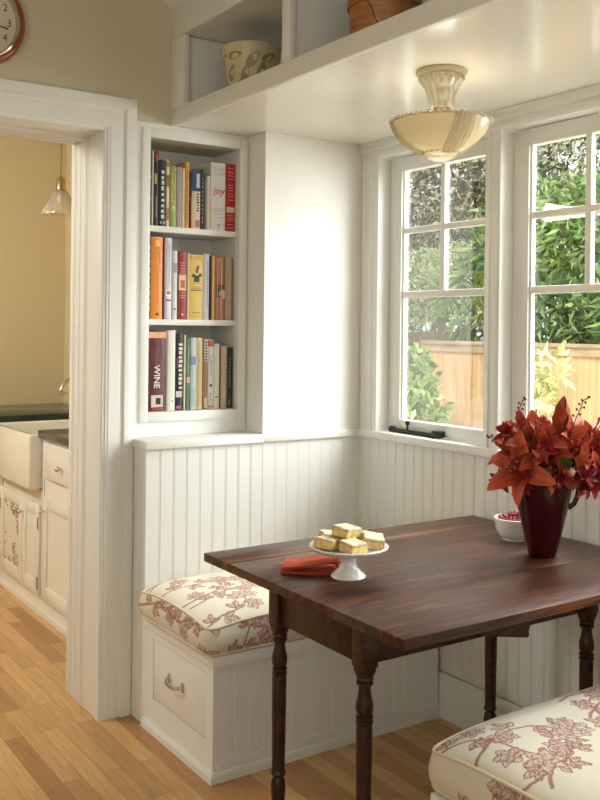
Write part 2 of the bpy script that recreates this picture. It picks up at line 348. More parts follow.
# ---- books: (x0,x1,height, colour, extras, label)
def text_mesh(s,size,font_shear=0,bold=0):
    cu=bpy.data.curves.new('t','FONT'); cu.body=s; cu.size=size; cu.extrude=.0002; cu.align_x='CENTER'; cu.align_y='CENTER'; cu.shear=font_shear; cu.offset=bold; cu.resolution_u=3
    o=bpy.data.objects.new('t',cu); C.objects.link(o); bpy.context.view_layer.update()
    me=bpy.data.meshes.new_from_object(o.evaluated_get(bpy.context.evaluated_depsgraph_get())); bpy.data.objects.remove(o); bpy.data.curves.remove(cu)
    bm=NB(); bm.from_mesh(me); bpy.data.meshes.remove(me); return bm
cm={}
def cmat(c,rough=.45):
    k=tuple(c)
    if k not in cm: cm[k]=mat('cover_%d_%d_%d'%k,c,rough)
    return cm[k]
def book(x0,x1,h,z,col,label,group,marks=(),depth=.165,text=None,tilt=0,y=.022):
    w=x1-x0-.0006
    r=thing('book',label,'book',((x0+x1)/2,y,z),group)
    if tilt: r.rotation_euler=(0,tilt,0)
    b=NB(); t=min(.0025,w*.22); hw=w/2
    # spine gently rounded + boards
    sp=[(-hw,.004),(-hw*.7,.001),(0,0),(hw*.7,.001),(hw,.004),(hw,depth),(hw-t,depth),(hw-t,.006),(-hw+t,.006),(-hw+t,depth),(-hw,depth)]
    prism(b,sp,'z',0,h); obj('cover',b,cmat(col),r,local=True)
    b=NB(); box(b,-hw+t,hw-t,.0062,depth-.004,.003,h-.004); obj('page_block',b,M['page'],r,local=True)
    for mi,(a0,a1,z0,z1,c) in enumerate(sorted(marks,key=lambda m_:-(m_[1]-m_[0])*(m_[3]-m_[2]))):   # fractions of the spine width / height
        b=NB(); box(b,-hw+a0*w,-hw+a1*w,-.0004-.00012*mi,.0036,z0*h,z1*h); obj('spine_mark',b,cmat(c),r,local=True)
    if text:
        s,size,zz,c,rot,shear=text
        bm=text_mesh(s,size,shear,.0004 if rot else 0)
        mt=Matrix.Translation((0,-.0012-.00012*len(marks),zz*h))@Matrix.Rotation(PI/2,4,'X')
        if rot: mt=mt@Matrix.Rotation(-PI/2,4,'Z')
        bmesh.ops.transform(bm,matrix=mt,verts=bm.verts); obj('spine_lettering',bm,cmat(c),r,local=True,smooth=0)
    return r
def dash(z0,z1,n,c,a0=.3,a1=.7):   # illegible lettering running up the spine
    o=[]; st=(z1-z0)/n
    for k in range(n):
        q=random.random(); o.append((a0+.08*q,a1-.1*random.random(),z0+k*st,z0+k*st+st*(.45+.3*random.random()),c))
    return o
def lines(zs,c,a0=.2,a1=.8,t=.008): return [(a0,a1,z,z+t,c) for z in zs]
wht=(226,222,208); blk=(30,28,28)
T=1.777; G='books on the top shelf'
bk1=[
(.0739,.0834,.285,(28,24,24),'thin black book at far left of the top shelf',lines((.35,.62,.64),wht)),
(.0838,.0912,.276,(226,212,180),'narrow cream book second from left on top shelf',[]),
(.0926,.1117,.278,(34,32,30),'black book with red and yellow patches on its tall spine',[(.15,.85,.86,.97,(150,52,40)),(.1,.55,.56,.7,(178,170,60)),(.3,.6,.12,.4,(120,120,110))]),
(.1125,.1416,.248,(22,36,36),'dark green-black book with white lettering up its spine',dash(.12,.88,9,(210,214,200),.3,.72)+[(.2,.35,.04,.07,wht),(.62,.78,.04,.07,wht)]),
(.142,.1561,.249,(222,204,172),'cream book with brown photo patch on the spine, top shelf',[(.1,.9,.6,.78,(150,84,46)),(.1,.8,.1,.28,(176,104,64)),(.2,.9,.9,.98,(170,98,72))]),
(.1567,.1854,.23,(148,160,78),'olive green book with pale lettering on the top shelf',dash(.42,.9,12,(206,212,150),.2,.42)+dash(.42,.9,12,(206,212,150),.58,.78)+[(.1,.9,.27,.28,(190,200,130)),(.3,.7,.30,.34,(206,212,150))]),
(.1859,.2081,.228,(172,160,154),'mauve grey book right of the green one on top shelf',[(.55,.62,.02,.98,(140,128,124))]),
(.2086,.2206,.226,(222,206,172),'cream narrow book left of the ochre one on top shelf',[]),
(.2209,.24,.252,(204,156,70),'ochre yellow book standing taller beside the navy ones',dash(.1,.9,16,(150,98,40),.35,.65)),
(.2408,.2498,.218,(110,24,32),'dark red book squeezed next to the blue and cream one',[(.1,.9,.55,.95,(34,26,44))]),
(.2502,.2875,.225,(222,206,172),'book with blue upper spine and cream lower spine',[(.0,1,.64,1.0,(44,62,110)),(.5,.85,.7,.94,(206,208,214))]+dash(.3,.62,7,(40,36,40),.5,.82)+[(.4,.9,.03,.15,(186,110,90))]),
(.2878,.3021,.23,(34,30,30),'black book with grey lettering mid top shelf',dash(.1,.9,11,(150,144,134),.3,.7)),
(.3028,.3136,.212,(104,96,88),'grey brown slim book on the top shelf',[(.3,.6,.3,.9,(150,140,128))]),
(.3142,.332,.207,(226,218,192),'slim cream book just left of the thick white one',[(.75,.9,.02,.98,(190,176,146))]),
(.3327,.3968,.262,(232,230,222),'thick white book with red lettering on the top shelf',lines((.82,.845,.9,.925),(196,190,180),.15,.85,.006)+lines((.09,.19,.24,.29,.32),(196,176,168),.2,.85,.007)+[(.48,.56,.05,.09,(150,130,120))]),
(.3973,.4413,.264,(176,28,40),'thick red book at far right of the top shelf',lines((.93,.88,.86,.82,.77,.68,.64,.6,.55,.51,.46,.23,.19,.16,.1,.05),(214,150,150),.2,.8,.009)+[(.1,.9,.28,.36,(214,200,176))]),
]
for i,(a,c,h,col,lab,mk) in enumerate(bk1):
    book(a,c,h,T,col,lab,G,mk,text=('joy',.04,.585,(196,44,44),False,.25) if i==14 else None)
T=1.43; G='books on the middle shelf'
bk2=[
(.0673,.0834,.301,(40,34,34),'black and white speckled book at left of middle shelf',dash(.1,.95,9,(196,186,170),.3,.8)),
(.0838,.1323,.307,(226,140,44),'thick orange book on the middle shelf',[(.35,.75,.88,.96,(244,188,110)),(.4,.7,.045,.075,(110,64,30))]+dash(.68,.84,5,(160,84,30),.62,.72)+[(.3,.8,.857,.862,(170,90,30)),(.55,.58,.1,.62,(206,122,36))]),
(.1327,.1405,.305,(112,34,40),'thin maroon book beside the thick orange one',[]),
(.141,.1695,.306,(216,208,214),'lavender white book with a small round dish picture',[(.1,.9,.29,.36,(238,232,222)),(.25,.75,.305,.345,(190,104,64)),(.15,.85,.225,.245,(70,64,70)),(.6,.7,.4,.95,(190,182,192))]),
(.1705,.1935,.259,(208,214,202),'pale grey green book right of the lavender one',[(.2,.8,.68,.82,(150,152,160)),(.3,.7,.14,.16,(90,90,90))]),
(.1939,.2335,.257,(150,48,48),'brick red book with a picture panel on middle shelf',[(.12,.88,.43,.66,(226,196,140)),(.3,.75,.47,.58,(176,96,44))]+lines((.83,.79,.75,.71,.68,.39,.35,.32),(206,140,130),.2,.8,.012)+[(.42,.6,.06,.09,(220,200,180))]),
(.234,.2442,.254,(226,204,160),'narrow cream book beside the brick red one',[]),
(.2447,.3031,.249,(234,204,104),'wide yellow book with black figure on the spine',[(.08,.92,.955,.965,(190,130,50)),(.08,.92,.925,.932,(190,130,50)),(.3,.7,.58,.68,(44,38,30)),(.18,.34,.655,.7,(44,38,30)),(.66,.84,.665,.71,(44,38,30)),(.42,.6,.72,.78,(90,70,40)),(.5,.66,.78,.83,(60,50,34)),(.15,.85,.555,.559,(160,130,60)),(.2,.8,.5,.505,(160,130,60)),(.1,.85,.445,.46,(90,74,40)),(.2,.8,.475,.482,(120,96,50)),(.2,.75,.1,.115,(130,116,90)),(.05,.95,.05,.056,(206,150,60))]),
(.3035,.3296,.255,(222,220,226),'white book with lavender edge on middle shelf',dash(.2,.9,14,(160,150,176),.55,.75)),
(.3301,.3385,.248,(50,46,92),'thin navy book on the middle shelf',[]),
(.3389,.3547,.249,(230,172,74),'slim golden yellow book right of the navy one',[(.2,.5,.02,.98,(240,196,110))]),
(.3552,.3969,.246,(176,122,88),'terracotta striped book with a dark picture in the middle',[(.15,.25,.02,.98,(200,160,120)),(.6,.68,.02,.98,(214,186,150)),(.1,.9,.36,.56,(70,66,60)),(.4,.75,.38,.46,(206,170,70)),(.75,1,.34,.48,(214,206,190)),(.3,.45,.5,.6,(150,66,50))]),
(.4005,.4305,.245,(190,174,144),'tan grey book at far right of the middle shelf',[(.2,.24,.02,.98,(170,154,126))]),
]
for a,c,h,col,lab,mk in bk2: book(a,c,h,T,col,lab,G,mk)
T=1.0867; G='books on the bottom shelf'
bk3=[
(.0698,.1489,.3,(88,34,32),'thick maroon wine book with peach band on the bottom shelf',[(.0,1,.91,.985,(226,164,120)),(.25,.85,.05,.2,(206,190,172)),(.48,.74,.085,.165,(40,26,28)),(.3,.9,.015,.035,(170,60,50))]+dash(.58,.88,7,(150,84,70),.46,.54)+dash(.6,.9,9,(140,70,60),.7,.78)),
(.1514,.1888,.302,(222,220,204),'plain pale off-white book right of the maroon one',[(.6,.75,.11,.13,(120,120,110)),(.1,.15,.01,.99,(198,194,176))]),
(.1893,.2225,.29,(44,38,44),'dark book with large white script up its spine',dash(.28,.9,11,(220,214,204),.35,.85)+[(.05,.8,.17,.25,(210,196,200)),(.1,.7,.02,.06,(150,90,130)),(.1,.4,.55,.68,(110,60,80))]),
(.223,.2323,.286,(222,206,172),'narrow cream book beside the dark script one',[]),
(.2329,.2503,.271,(84,124,88),'green book with pale round picture on the bottom shelf',[(.2,.95,.38,.46,(222,186,150)),(.4,.6,.5,.9,(140,170,140))]),
(.2524,.2781,.275,(208,214,218),'pale blue and white book on the bottom shelf',[(.1,.8,.62,.74,(120,148,190)),(.2,.7,.05,.3,(180,192,206)),(.3,.6,.3,.6,(190,200,206))]),
(.2785,.304,.275,(230,216,170),'cream gold book right of the pale blue one',[(.25,.45,.05,.95,(206,178,96)),(.6,.75,.1,.9,(214,200,160))]),
(.3049,.3267,.271,(160,124,82),'tan book with black and white title at its top',[(.3,.95,.68,.99,(222,214,200)),(.3,.9,.02,.16,(210,196,170))]+dash(.69,.98,7,(36,32,30),.4,.85)),
(.3276,.3522,.268,(226,224,216),'white book with orange red top on the bottom shelf',[(.0,1,.9,.985,(200,92,50)),(.3,.7,.32,.355,(90,40,36)),(.1,.9,.02,.05,(214,150,110))]+dash(.5,.8,8,(170,150,150),.4,.65)+dash(.12,.24,3,(130,130,140),.4,.6)),
(.3528,.3789,.252,(226,226,212),'plain white book right of the orange topped one',[(.3,.75,.17,.19,(110,110,104))]),
(.3794,.3852,.244,(150,80,58),'thin red brown book beside the beige one',[]),
(.3856,.4129,.244,(200,186,156),'beige book second from right on the bottom shelf',[]),
(.4134,.438,.237,(56,50,44),'charcoal book at far right of the bottom shelf',dash(.35,.85,9,(146,136,120),.25,.5)+[(.25,.5,.05,.14,(146,136,120))]),
]
for i,(a,c,h,col,lab,mk) in enumerate(bk3):
    book(a,c,h,T,col,lab,G,mk,text=('WINE',.034,.43,(226,214,200),True,0) if i==0 else None)

# ------------------------------------------------------------------ high shelf over the nook
hs=thing('high_shelf','cream open display shelf built above the nook opening','shelf',(.143,-1.2,ZN))
XB=.143; SD=.40
b=NB(); box(b,XB,XB+.022,YO,-.0005,ZN-.003,2.2085,.003); obj('bottom_rail',b,M['cream'],hs)
b=NB(); box(b,XB,XB+.022,YO,-.0005,2.468,2.6,.003); prism(b,[(XB,2.585),(XB-.03,2.6),(XB-.04,2.62),(XB-.045,2.64),(XB,2.64)],'y',YO,-.0005); obj('top_rail',b,M['cream'],hs)
b=NB(); box(b,XB,XB+.022,-.108,-.0005,2.209,2.4675,.002); obj('stile',b,M['cream'],hs)
for yy in (-.787,-1.57): b=NB(); box(b,XB+.0002,XB+.022,yy-.022,yy+.022,2.209,2.4675,.002); box(b,XB+.022,XB+SD,yy-.012,yy+.012,2.2055,2.4675); obj('divider',b,M['cream'],hs)
b=NB(); box(b,XB+.0225,XB+SD,YO,-.0005,2.19,2.205); obj('shelf_board',b,M['cream'],hs)
b=NB(); box(b,XB+SD,XB+SD+.02,YO,-.0005,2.19,2.6); obj('back_panel',b,M['cream'],hs)
b=NB(); box(b,XB+.0225,XB+SD,YO,-.0005,2.47,2.49); obj('top_board',b,M['cream'],hs)
b=NB(); box(b,XB+.0225,XB+SD,-.088,-.0605,2.2055,2.4675); obj('side_panel',b,M['cream'],hs)
# leaf bowl
hb=thing('bowl','cream pottery bowl with olive leaf pattern on the high shelf','bowl',(.30,-.325,2.2055))
b=NB(); lathe(b,[(.0,.0),(.055,0),(.058,.006),(.07,.03),(.088,.08),(.1,.14),(.105,.178),(.102,.18),(.096,.14),(.08,.07),(.05,.02),(0,.012)],hb.location,36); obj('body',b,M['hbowl'],hb)
b=NB()
for k,(a,z,s,t) in enumerate([(-2.75,.135,.03,.1),(-2.35,.075,.03,1.2),(-2.05,.12,.036,.9),(-1.7,.08,.034,1.4),(-2.55,.045,.026,.6),(-3.0,.08,.03,1.0),(-1.45,.13,.03,.4),(-1.95,.055,.022,.2),(2.9,.13,.03,.5)]):
    vs=[]
    for q in range(12):
        u=2*PI*q/12; lx=s*cos(u); lz=s*.45*sin(u)*(1-.3*cos(u)); xx=lx*cos(t)-lz*sin(t); zz=z+lx*sin(t)+lz*cos(t)
        rr=np.interp(zz,[0,.03,.08,.14,.18],[.058,.07,.088,.1,.105])+.0012; aa=a+xx/rr
        vs.append(b.verts.new((hb.location.x+rr*cos(aa),hb.location.y+rr*sin(aa),hb.location.z+zz)))
    b.faces.new(vs)
o=obj('leaf_decoration',b,M['hleaf'],hb)
# bentwood box
bb=thing('wooden_box','round bentwood box with lid in the second high shelf bay','box',(.30,-1.065,2.2055))
b=NB(); lathe(b,[(0,0),(.098,0),(.1,.003),(.1,.12),(0,.12)],bb.location,40); obj('body',b,M['basket'],bb)
b=NB(); lathe(b,[(.1005,.112),(.106,.112),(.108,.116),(.108,.15),(.1,.158),(0,.162)],bb.location,40); obj('lid',b,M['basket'],bb)
b=NB(); th0=math.atan2(-.66,-.75); pts=[]
for q in range(17):
    t=q/16; aa=th0+.35-.7*t; pts.append((bb.location.x+.1002*cos(aa),bb.location.y+.1002*sin(aa),bb.location.z+.012+.09*t+.012*sin(t*9)))
tube(b,pts,.0018,6); obj('lap_seam',b,mat('dark_box_lap',(112,66,32),.4),bb)

# ------------------------------------------------------------------ benches and cushions
def bench(name,label,y0,y1,x0,x1,front_sign,drawer=True):
    # y0 = wall side, y1 = front
    r=thing(name,label,'bench',((x0+x1)/2,(y0+y1)/2,0))
    lo,hi=min(y0,y1),max(y0,y1)
    b=NB(); ov=.008
    box(b,x0-.006,x1,lo-(ov if front_sign<0 else 0),hi+(ov if front_sign>0 else 0),ZB-.038,ZB,.003); obj('seat_board',b,M['cream'],r)
    b=NB(); yf=y1; bead(b,x0+.022,x1,.0305,ZB-.0385,yf,yf-front_sign*.018,'x'); box(b,x0+.0002,x0+.0215,min(yf,yf-front_sign*.02),max(yf,yf-front_sign*.02),.0305,ZB-.0385)
    box(b,x0+.0215,x1,min(yf-front_sign*.001,yf+front_sign*.003),max(yf-front_sign*.001,yf+front_sign*.003),.0305,.06); obj('front_panel',b,M['cream'],r)
    b=NB(); a,c=(lo+.0205,hi) if front_sign<0 else (lo,hi-.0205)
    z0,z1=.12,.322; ya,yb=a+.032,c-.062 if front_sign<0 else c-.062
    ya,yb=(-.59,-.214) if front_sign<0 else (lo+.06,hi-.06)
    ya=max(ya,a+.01)
    box(b,x0,x0+.02,a,c,.0305,z0-.003); box(b,x0,x0+.02,a,c,z1+.003,ZB-.0385); box(b,x0,x0+.02,a,ya-.003,z0-.003,z1+.003); box(b,x0,x0+.02,yb+.003,c,z0-.003,z1+.003); box(b,x0+.014,x0+.02,ya-.003,yb+.003,z0-.003,z1+.003)
    obj('end_panel',b,M['cream'],r)
    b=NB(); box(b,x0-.011,x1,lo-(.011 if front_sign<0 else 0),hi+(.011 if front_sign>0 else 0),0,.022); box(b,x0-.006,x1,lo-(.006 if front_sign<0 else 0),hi+(.006 if front_sign>0 else 0),.022,.030,.002); obj('base_trim',b,M['cream'],r)
    dr=None
    b=NB(); box(b,x0+.001,x0+.0138,ya,yb,z0,z1,.002); dr=obj('drawer',b,M['cream'],r); 
    b=NB(); ym=-.385 if front_sign<0 else (ya+yb)/2; zm=.228; hp=.05
    pts=[(x0,ym-hp,zm),(x0-.012,ym-hp,zm-.001),(x0-.019,ym-hp+.012,zm-.004),(x0-.022,ym-hp*.5,zm-.008),(x0-.023,ym,zm-.009),(x0-.022,ym+hp*.5,zm-.008),(x0-.019,ym+hp-.012,zm-.004),(x0-.012,ym+hp,zm-.001),(x0,ym+hp,zm)]
    tube(b,pts,[.006,.005,.0045,.0045,.005,.0045,.0045,.005,.006],8)
    for s in (-1,1): box(b,x0-.004,x0+.001,ym+s*hp-.007,ym+s*hp+.007,zm-.016,zm+.016,.002)
    obj('handle',b,M['chrome'],dr,label='nickel bail handle')
    return r
bench('bench','cream built-in bench with drawer under the end wall wainscot',YN-.0015,YF,0,.928,-1)
bench('bench','cream built-in bench nearest the camera, mostly out of frame',YO+.0015,-1.64,.0,.928,1)

# toile pattern raster
def toile(W,H,seed,px=.0015,plan=None):
    rng=random.Random(seed); nx,ny=int(W/px),int(H/px); A=np.zeros((ny,nx),np.float32)
    def region(x0,x1,y0,y1):
        i0,i1=max(0,int(x0/px)),min(nx,int(x1/px)+1); j0,j1=max(0,int(y0/px)),min(ny,int(y1/px)+1)
        if i1<=i0 or j1<=j0: return None
        X,Y=np.meshgrid((np.arange(i0,i1)+.5)*px,(np.arange(j0,j1)+.5)*px); return (slice(j0,j1),slice(i0,i1)),X,Y
    def seg(x0,y0,x1,y1,w,v):
        g=region(min(x0,x1)-w-.002,max(x0,x1)+w+.002,min(y0,y1)-w-.002,max(y0,y1)+w+.002)
        if not g: return
        s,X,Y=g; dx,dy=x1-x0,y1-y0; t=np.clip(((X-x0)*dx+(Y-y0)*dy)/(dx*dx+dy*dy+1e-12),0,1)
        d=np.hypot(X-x0-t*dx,Y-y0-t*dy); A[s]=np.maximum(A[s],v*np.clip((w-d)/.0012+.5,0,1))
    def lens(x,y,a,l,w,fill=.8,edge=.95,vein=True):
        g=region(x-l*1.05,x+l*1.05,y-l*1.05,y+l*1.05)
        if not g: return
        s,X,Y=g; u=(X-x)*cos(a)+(Y-y)*sin(a); v=-(X-x)*sin(a)+(Y-y)*cos(a); t=np.clip(u/l,0,1)
        hw=w*np.sin(np.pi*t**.8)**.8*1.0; ins=(u>0)&(u<l)
        d=hw-np.abs(v); inside=np.clip(d/.0012,0,1)*ins
        val=fill*(.7+.3*np.sin((u*1.1-np.abs(v))*2*np.pi/.011))*(.55+.45*(v>0))*inside
        rim=edge*np.clip(1.4-np.abs(d-.001)/.0018,0,1)*ins*(d>-.001)
        rib=edge*np.clip(1.3-np.abs(v)/.0014,0,1)*inside if vein else 0*val
        A[s]=np.where(inside>.5,val,A[s]); A[s]=np.maximum(A[s],np.maximum(rim,rib))
    def flower(x,y,s,n=6):
        o=rng.uniform(0,6)
        for ring,(rr,pl,k_) in enumerate(((.35,.75,6),(.12,.55,5),(0,.3,3))):
            for k in range(k_):
                a=o+2*PI*k/k_+ring*.5+rng.uniform(-.2,.2); lens(x+s*rr*.4*cos(a),y+s*rr*.4*sin(a),a,s*pl,s*.27,fill=.55+.15*ring,edge=.95,vein=False)
    def leafspray(x,y,a,s):
        for da,l in ((-1.0,.85),(0,1.1),(1.0,.85)): lens(x,y,a+da+rng.uniform(-.15,.15),s*l,s*.25)
    def branch(x,y,a,n=16,st=.026,w=.0042,fl=True):
        side=1
        for k in range(n):
            a+=rng.uniform(-.42,.42); x2,y2=x+st*cos(a),y+st*sin(a)
            seg(x,y,x2,y2,w,.75); 
            if k%2==1:
                aa=a+side*rng.uniform(.8,1.3); bx,by=x2+.014*cos(aa),y2+.014*sin(aa); seg(x2,y2,bx,by,.002,.85)
                if rng.random()<.75: leafspray(bx,by,aa+rng.uniform(-.3,.3),rng.uniform(.034,.046))
                else: flower(bx+.016*cos(aa),by+.016*sin(aa),rng.uniform(.036,.044),6)
                side=-side
            x,y=x2,y2; w*=.95
        if fl: flower(x,y,.052)
    if plan: plan(branch,flower,leafspray,seg)
    else:
        k=0
        for yy in np.arange(.03,H,.1):
            for xx in np.arange(.0,W,.24):
                branch(xx+rng.uniform(-.05,.05)+(k%2)*.12,yy+rng.uniform(-.04,.04),rng.uniform(-.6,.6),n=11); k+=1
        for q in range(int(W*H*22)): flower(rng.uniform(0,W),rng.uniform(0,H),rng.uniform(.034,.055))
    return A,px
CREAM=np.array(lin((228,221,200))[:3]); RED=np.array(lin((142,42,48))[:3])
def cols(v):
    v=np.clip(v,0,1)[:,None]; c=CREAM*(1-v)+RED*v; return np.concatenate([c,np.ones((len(c),1))],1)
def cushion(label,x0,x1,y0,y1,z0,h,seed,bulge=.014,puff=.032,rc=.03):
    cx,cy=(x0+x1)/2,(y0+y1)/2; hx,hy=(x1-x0)/2,(y1-y0)/2
    root=thing('bench_cushion',label,'cushion',(cx,cy,z0))
    A,px=toile(2*hx+.02,2*hy+.02,seed); B,_=toile(4*(hx+hy)+.1,h+.06,seed+5)
    st=.0022; nx,ny=int(2*hx/st),int(2*hy/st)
    X,Y=np.meshgrid(np.linspace(-hx,hx,nx),np.linspace(-hy,hy,ny)); X0,Y0=X.copy(),Y.copy()
    ax,ay=np.abs(X)-(hx-rc),np.abs(Y)-(hy-rc); mk=(ax>0)&(ay>0); a,c=np.clip(ax/rc,0,1),np.clip(ay/rc,0,1)
    Xr=np.sign(X)*(hx-rc+rc*a*np.sqrt(np.clip(1-c*c/2,0,1))); Yr=np.sign(Y)*(hy-rc+rc*c*np.sqrt(np.clip(1-a*a/2,0,1)))
    X=np.where(mk,Xr,X); Y=np.where(mk,Yr,Y)
    ex=np.minimum(hx-np.abs(X0),.11)/.11; ey=np.minimum(hy-np.abs(Y0),.11)/.11
    p=np.sin(ex*PI/2)**.62*np.sin(ey*PI/2)**.62
    def seam(x,y): 
        dc=np.hypot(hx-np.abs(x),hy-np.abs(y)); return h-.022-.022*np.exp(-(dc/.10)**1.3)
    Z=seam(X0,Y0)+puff*p+.004*p*np.sin(X0*9+seed)*np.cos(Y0*11+1)
    def samp(T,u,v): return T[np.clip((v/px).astype(int),0,T.shape[0]-1),np.clip((u/px).astype(int),0,T.shape[1]-1)]
    val=samp(A,X0+hx+.01,Y0+hy+.01)
    V=np.stack([X.ravel(),Y.ravel(),Z.ravel()],1); idx=np.arange(nx*ny).reshape(ny,nx)
    F=np.stack([idx[:-1,:-1].ravel(),idx[:-1,1:].ravel(),idx[1:,1:].ravel(),idx[1:,:-1].ravel()],1).tolist()
    # perimeter loop
    per=[]; 
    def arc(px_,py_,a0): 
        for k in range(14): t=a0+PI/2*k/13; per.append((px_+rc*cos(t),py_+rc*sin(t)))
    def line(p,q):
        n=int(math.dist(p,q)/st)
        for k in range(1,n): per.append((p[0]+(q[0]-p[0])*k/n,p[1]+(q[1]-p[1])*k/n))
    arc(hx-rc,hy-rc,0); line((hx-rc,hy),(-hx+rc,hy)); arc(-hx+rc,hy-rc,PI/2); line((-hx,hy-rc),(-hx,-hy+rc)); arc(-hx+rc,-hy+rc,PI); line((-hx+rc,-hy),(hx-rc,-hy)); arc(hx-rc,-hy+rc,1.5*PI); line((hx,-hy+rc),(hx,hy-rc))
    P=np.array(per); d=np.roll(P,-1,0)-P; s=np.concatenate([[0],np.cumsum(np.hypot(d[:,0],d[:,1]))[:-1]])
    tn=np.roll(P,-1,0)-np.roll(P,1,0); tn/=np.hypot(tn[:,0],tn[:,1])[:,None]; nn=np.stack([tn[:,1],-tn[:,0]],1)
    ztop=seam(P[:,0],P[:,1]); nz=28; VS=[];vs=[]
    for j in range(nz):
        t=j/(nz-1); z=.004+(ztop-.004)*t; off=bulge*(sin(PI*t)**.8) if 0<t<1 else 0
        off=off+.003*np.sin(s*17+seed)*sin(PI*t)
        VS.append(np.concatenate([P+nn*off[:,None],z[:,None]],1)); vs.append(samp(B,s+.02,z+.02))
    o0=len(V); n=len(P); V=np.concatenate([V]+VS); val=np.concatenate([val.ravel()]+vs)
    for j in range(nz-1):
        for k in range(n): F.append((o0+j*n+k,o0+j*n+(k+1)%n,o0+(j+1)*n+(k+1)%n,o0+(j+1)*n+k))
    F.append([o0+k for k in range(n)][::-1])
    cov=pyobj('cover',V,F,M['toile'],root,cols(val*.92),smooth=70)
    for zq in (ztop+.001,ztop*0+.007):
        b=NB(); tube(b,[(P[k][0]+nn[k][0]*.001,P[k][1]+nn[k][1]*.001,zq[k]) for k in range(0,n,4)],.0042,8,closed=True); obj('piping',b,M['piping'],root,local=True)
    return root
cushion('red and cream toile cushion on the bench against the end wall',-.02,.9,-.648,YN-.008,ZB+.001,.126,3)
cushion('red and cream toile cushion on the near bench at bottom right',+.006,.92,YO+.012,-1.612,ZB+.001,.124,21)

# ------------------------------------------------------------------ table
TX0,TX1,TY0,TY1=-.13,.921,-1.686,-.812
tb=thing('dining_table','dark walnut drop-leaf dining table with turned legs in the nook','table',(.39,-1.22,0))
zt0=.737
b=NB(); box(b,TX0,TX1,-1.4335,-.958,zt0,ZT,.0006); obj('tabletop',b,M['table'],tb)
b=NB(); box(b,TX0,TX1,TY0,-1.4341,zt0,ZT,.0008); obj('drop_leaf',b,M['table'],tb)
b=NB(); box(b,TX0,TX1,-.9574,TY1,zt0,ZT,.0008); bmesh.ops.translate(b,verts=b.verts,vec=(-.39,.935,0)); o=obj('drop_leaf',b,M['tableS'],tb,local=True); o.location=(0,-.935+1.22,0)
o.data.transform(Matrix.Translation((.39-.39,0,0)))
LX=(-.014,.79); LY=(-1.408,-1.034)
zl=.7365
b=NB(); box(b,LX[0]-.0125,LX[0]+.0105,LY[0]+.023,LY[1]-.023,.605,zl,.002); obj('apron',b,M['tleg'],tb)
b=NB(); box(b,LX[1]-.0105,LX[1]+.0125,LY[0]+.023,LY[1]-.023,.605,zl,.002); obj('apron',b,M['tleg'],tb)
b=NB(); box(b,LX[0]+.023,LX[1]-.023,LY[0]-.0125,LY[0]+.0105,.605,zl,.002); obj('apron',b,M['tleg'],tb)
b=NB(); box(b,LX[0]+.023,LX[1]-.023,LY[1]-.0105,LY[1]+.0125,.605,zl,.002); obj('apron',b,M['tleg'],tb)
prof=[(.0,0),(.011,0),(.013,.012),(.0135,.06),(.016,.1),(.019,.135),(.0205,.16),(.0185,.178),(.014,.186),(.0185,.190),(.021,.196),(.0185,.202),(.0175,.206),(.0185,.3),(.0195,.38),(.0195,.455),(.0185,.459),(.021,.464),(.021,.469),(.0175,.472),(.021,.476),(.021,.481),(.0165,.484),(.0205,.492),(.0215,.503),(.0205,.515),(.0165,.53),(.0145,.545),(.016,.554),(.0205,.557),(.0205,.562),(.016,.565),(.0205,.568),(.0205,.573),(.0195,.575)]
for x in LX:
    for y in LY:
        b=NB(); lathe(b,prof,(x,y,0),20)
        # square block with chamfered, rounded shoulders
        h=.0225; sh=[(.0195,.575,.0),(.0215,.581,.35),(.0225,.589,.75),(h,.598,1)]
        rings=[]
        for r,z,sq in sh:
            ring=[]
            for k in range(20):
                a=2*PI*k/20; m_=max(abs(cos(a)),abs(sin(a))); rr=r*((1-sq)+sq/m_); ring.append(b.verts.new((x+rr*cos(a),y+rr*sin(a),z)))
            rings.append(ring)
        for p_,q_ in zip(rings,rings[1:]):
            for k in range(20): b.faces.new((p_[k],p_[(k+1)%20],q_[(k+1)%20],q_[k]))
        box(b,x-h,x+h,y-h,y+h,.598,zl,.0015)
        obj('leg',b,M['tleg'],tb)
# leaf support brackets
def bracket(p0,dirv):
    b=NB(); pol=[(0,.612),(.118,.618),(.122,.624),(.121,.634),(.125,.655),(.135,.675),(.151,.692),(.172,.705),(.186,.712),(.188,.7365),(0,.7365)]
    prism(b,pol,'y',-.009,.009)
    a=math.atan2(dirv[1],dirv[0]); bmesh.ops.transform(b,matrix=Matrix.Translation((p0[0],p0[1],0))@Matrix.Rotation(a,4,'Z'),verts=b.verts)
    obj('leaf_bracket',b,M['tleg'],tb)
bracket((.355,-1.421),(.68,-.73)); bracket((.385,-1.021),(.25,.6))

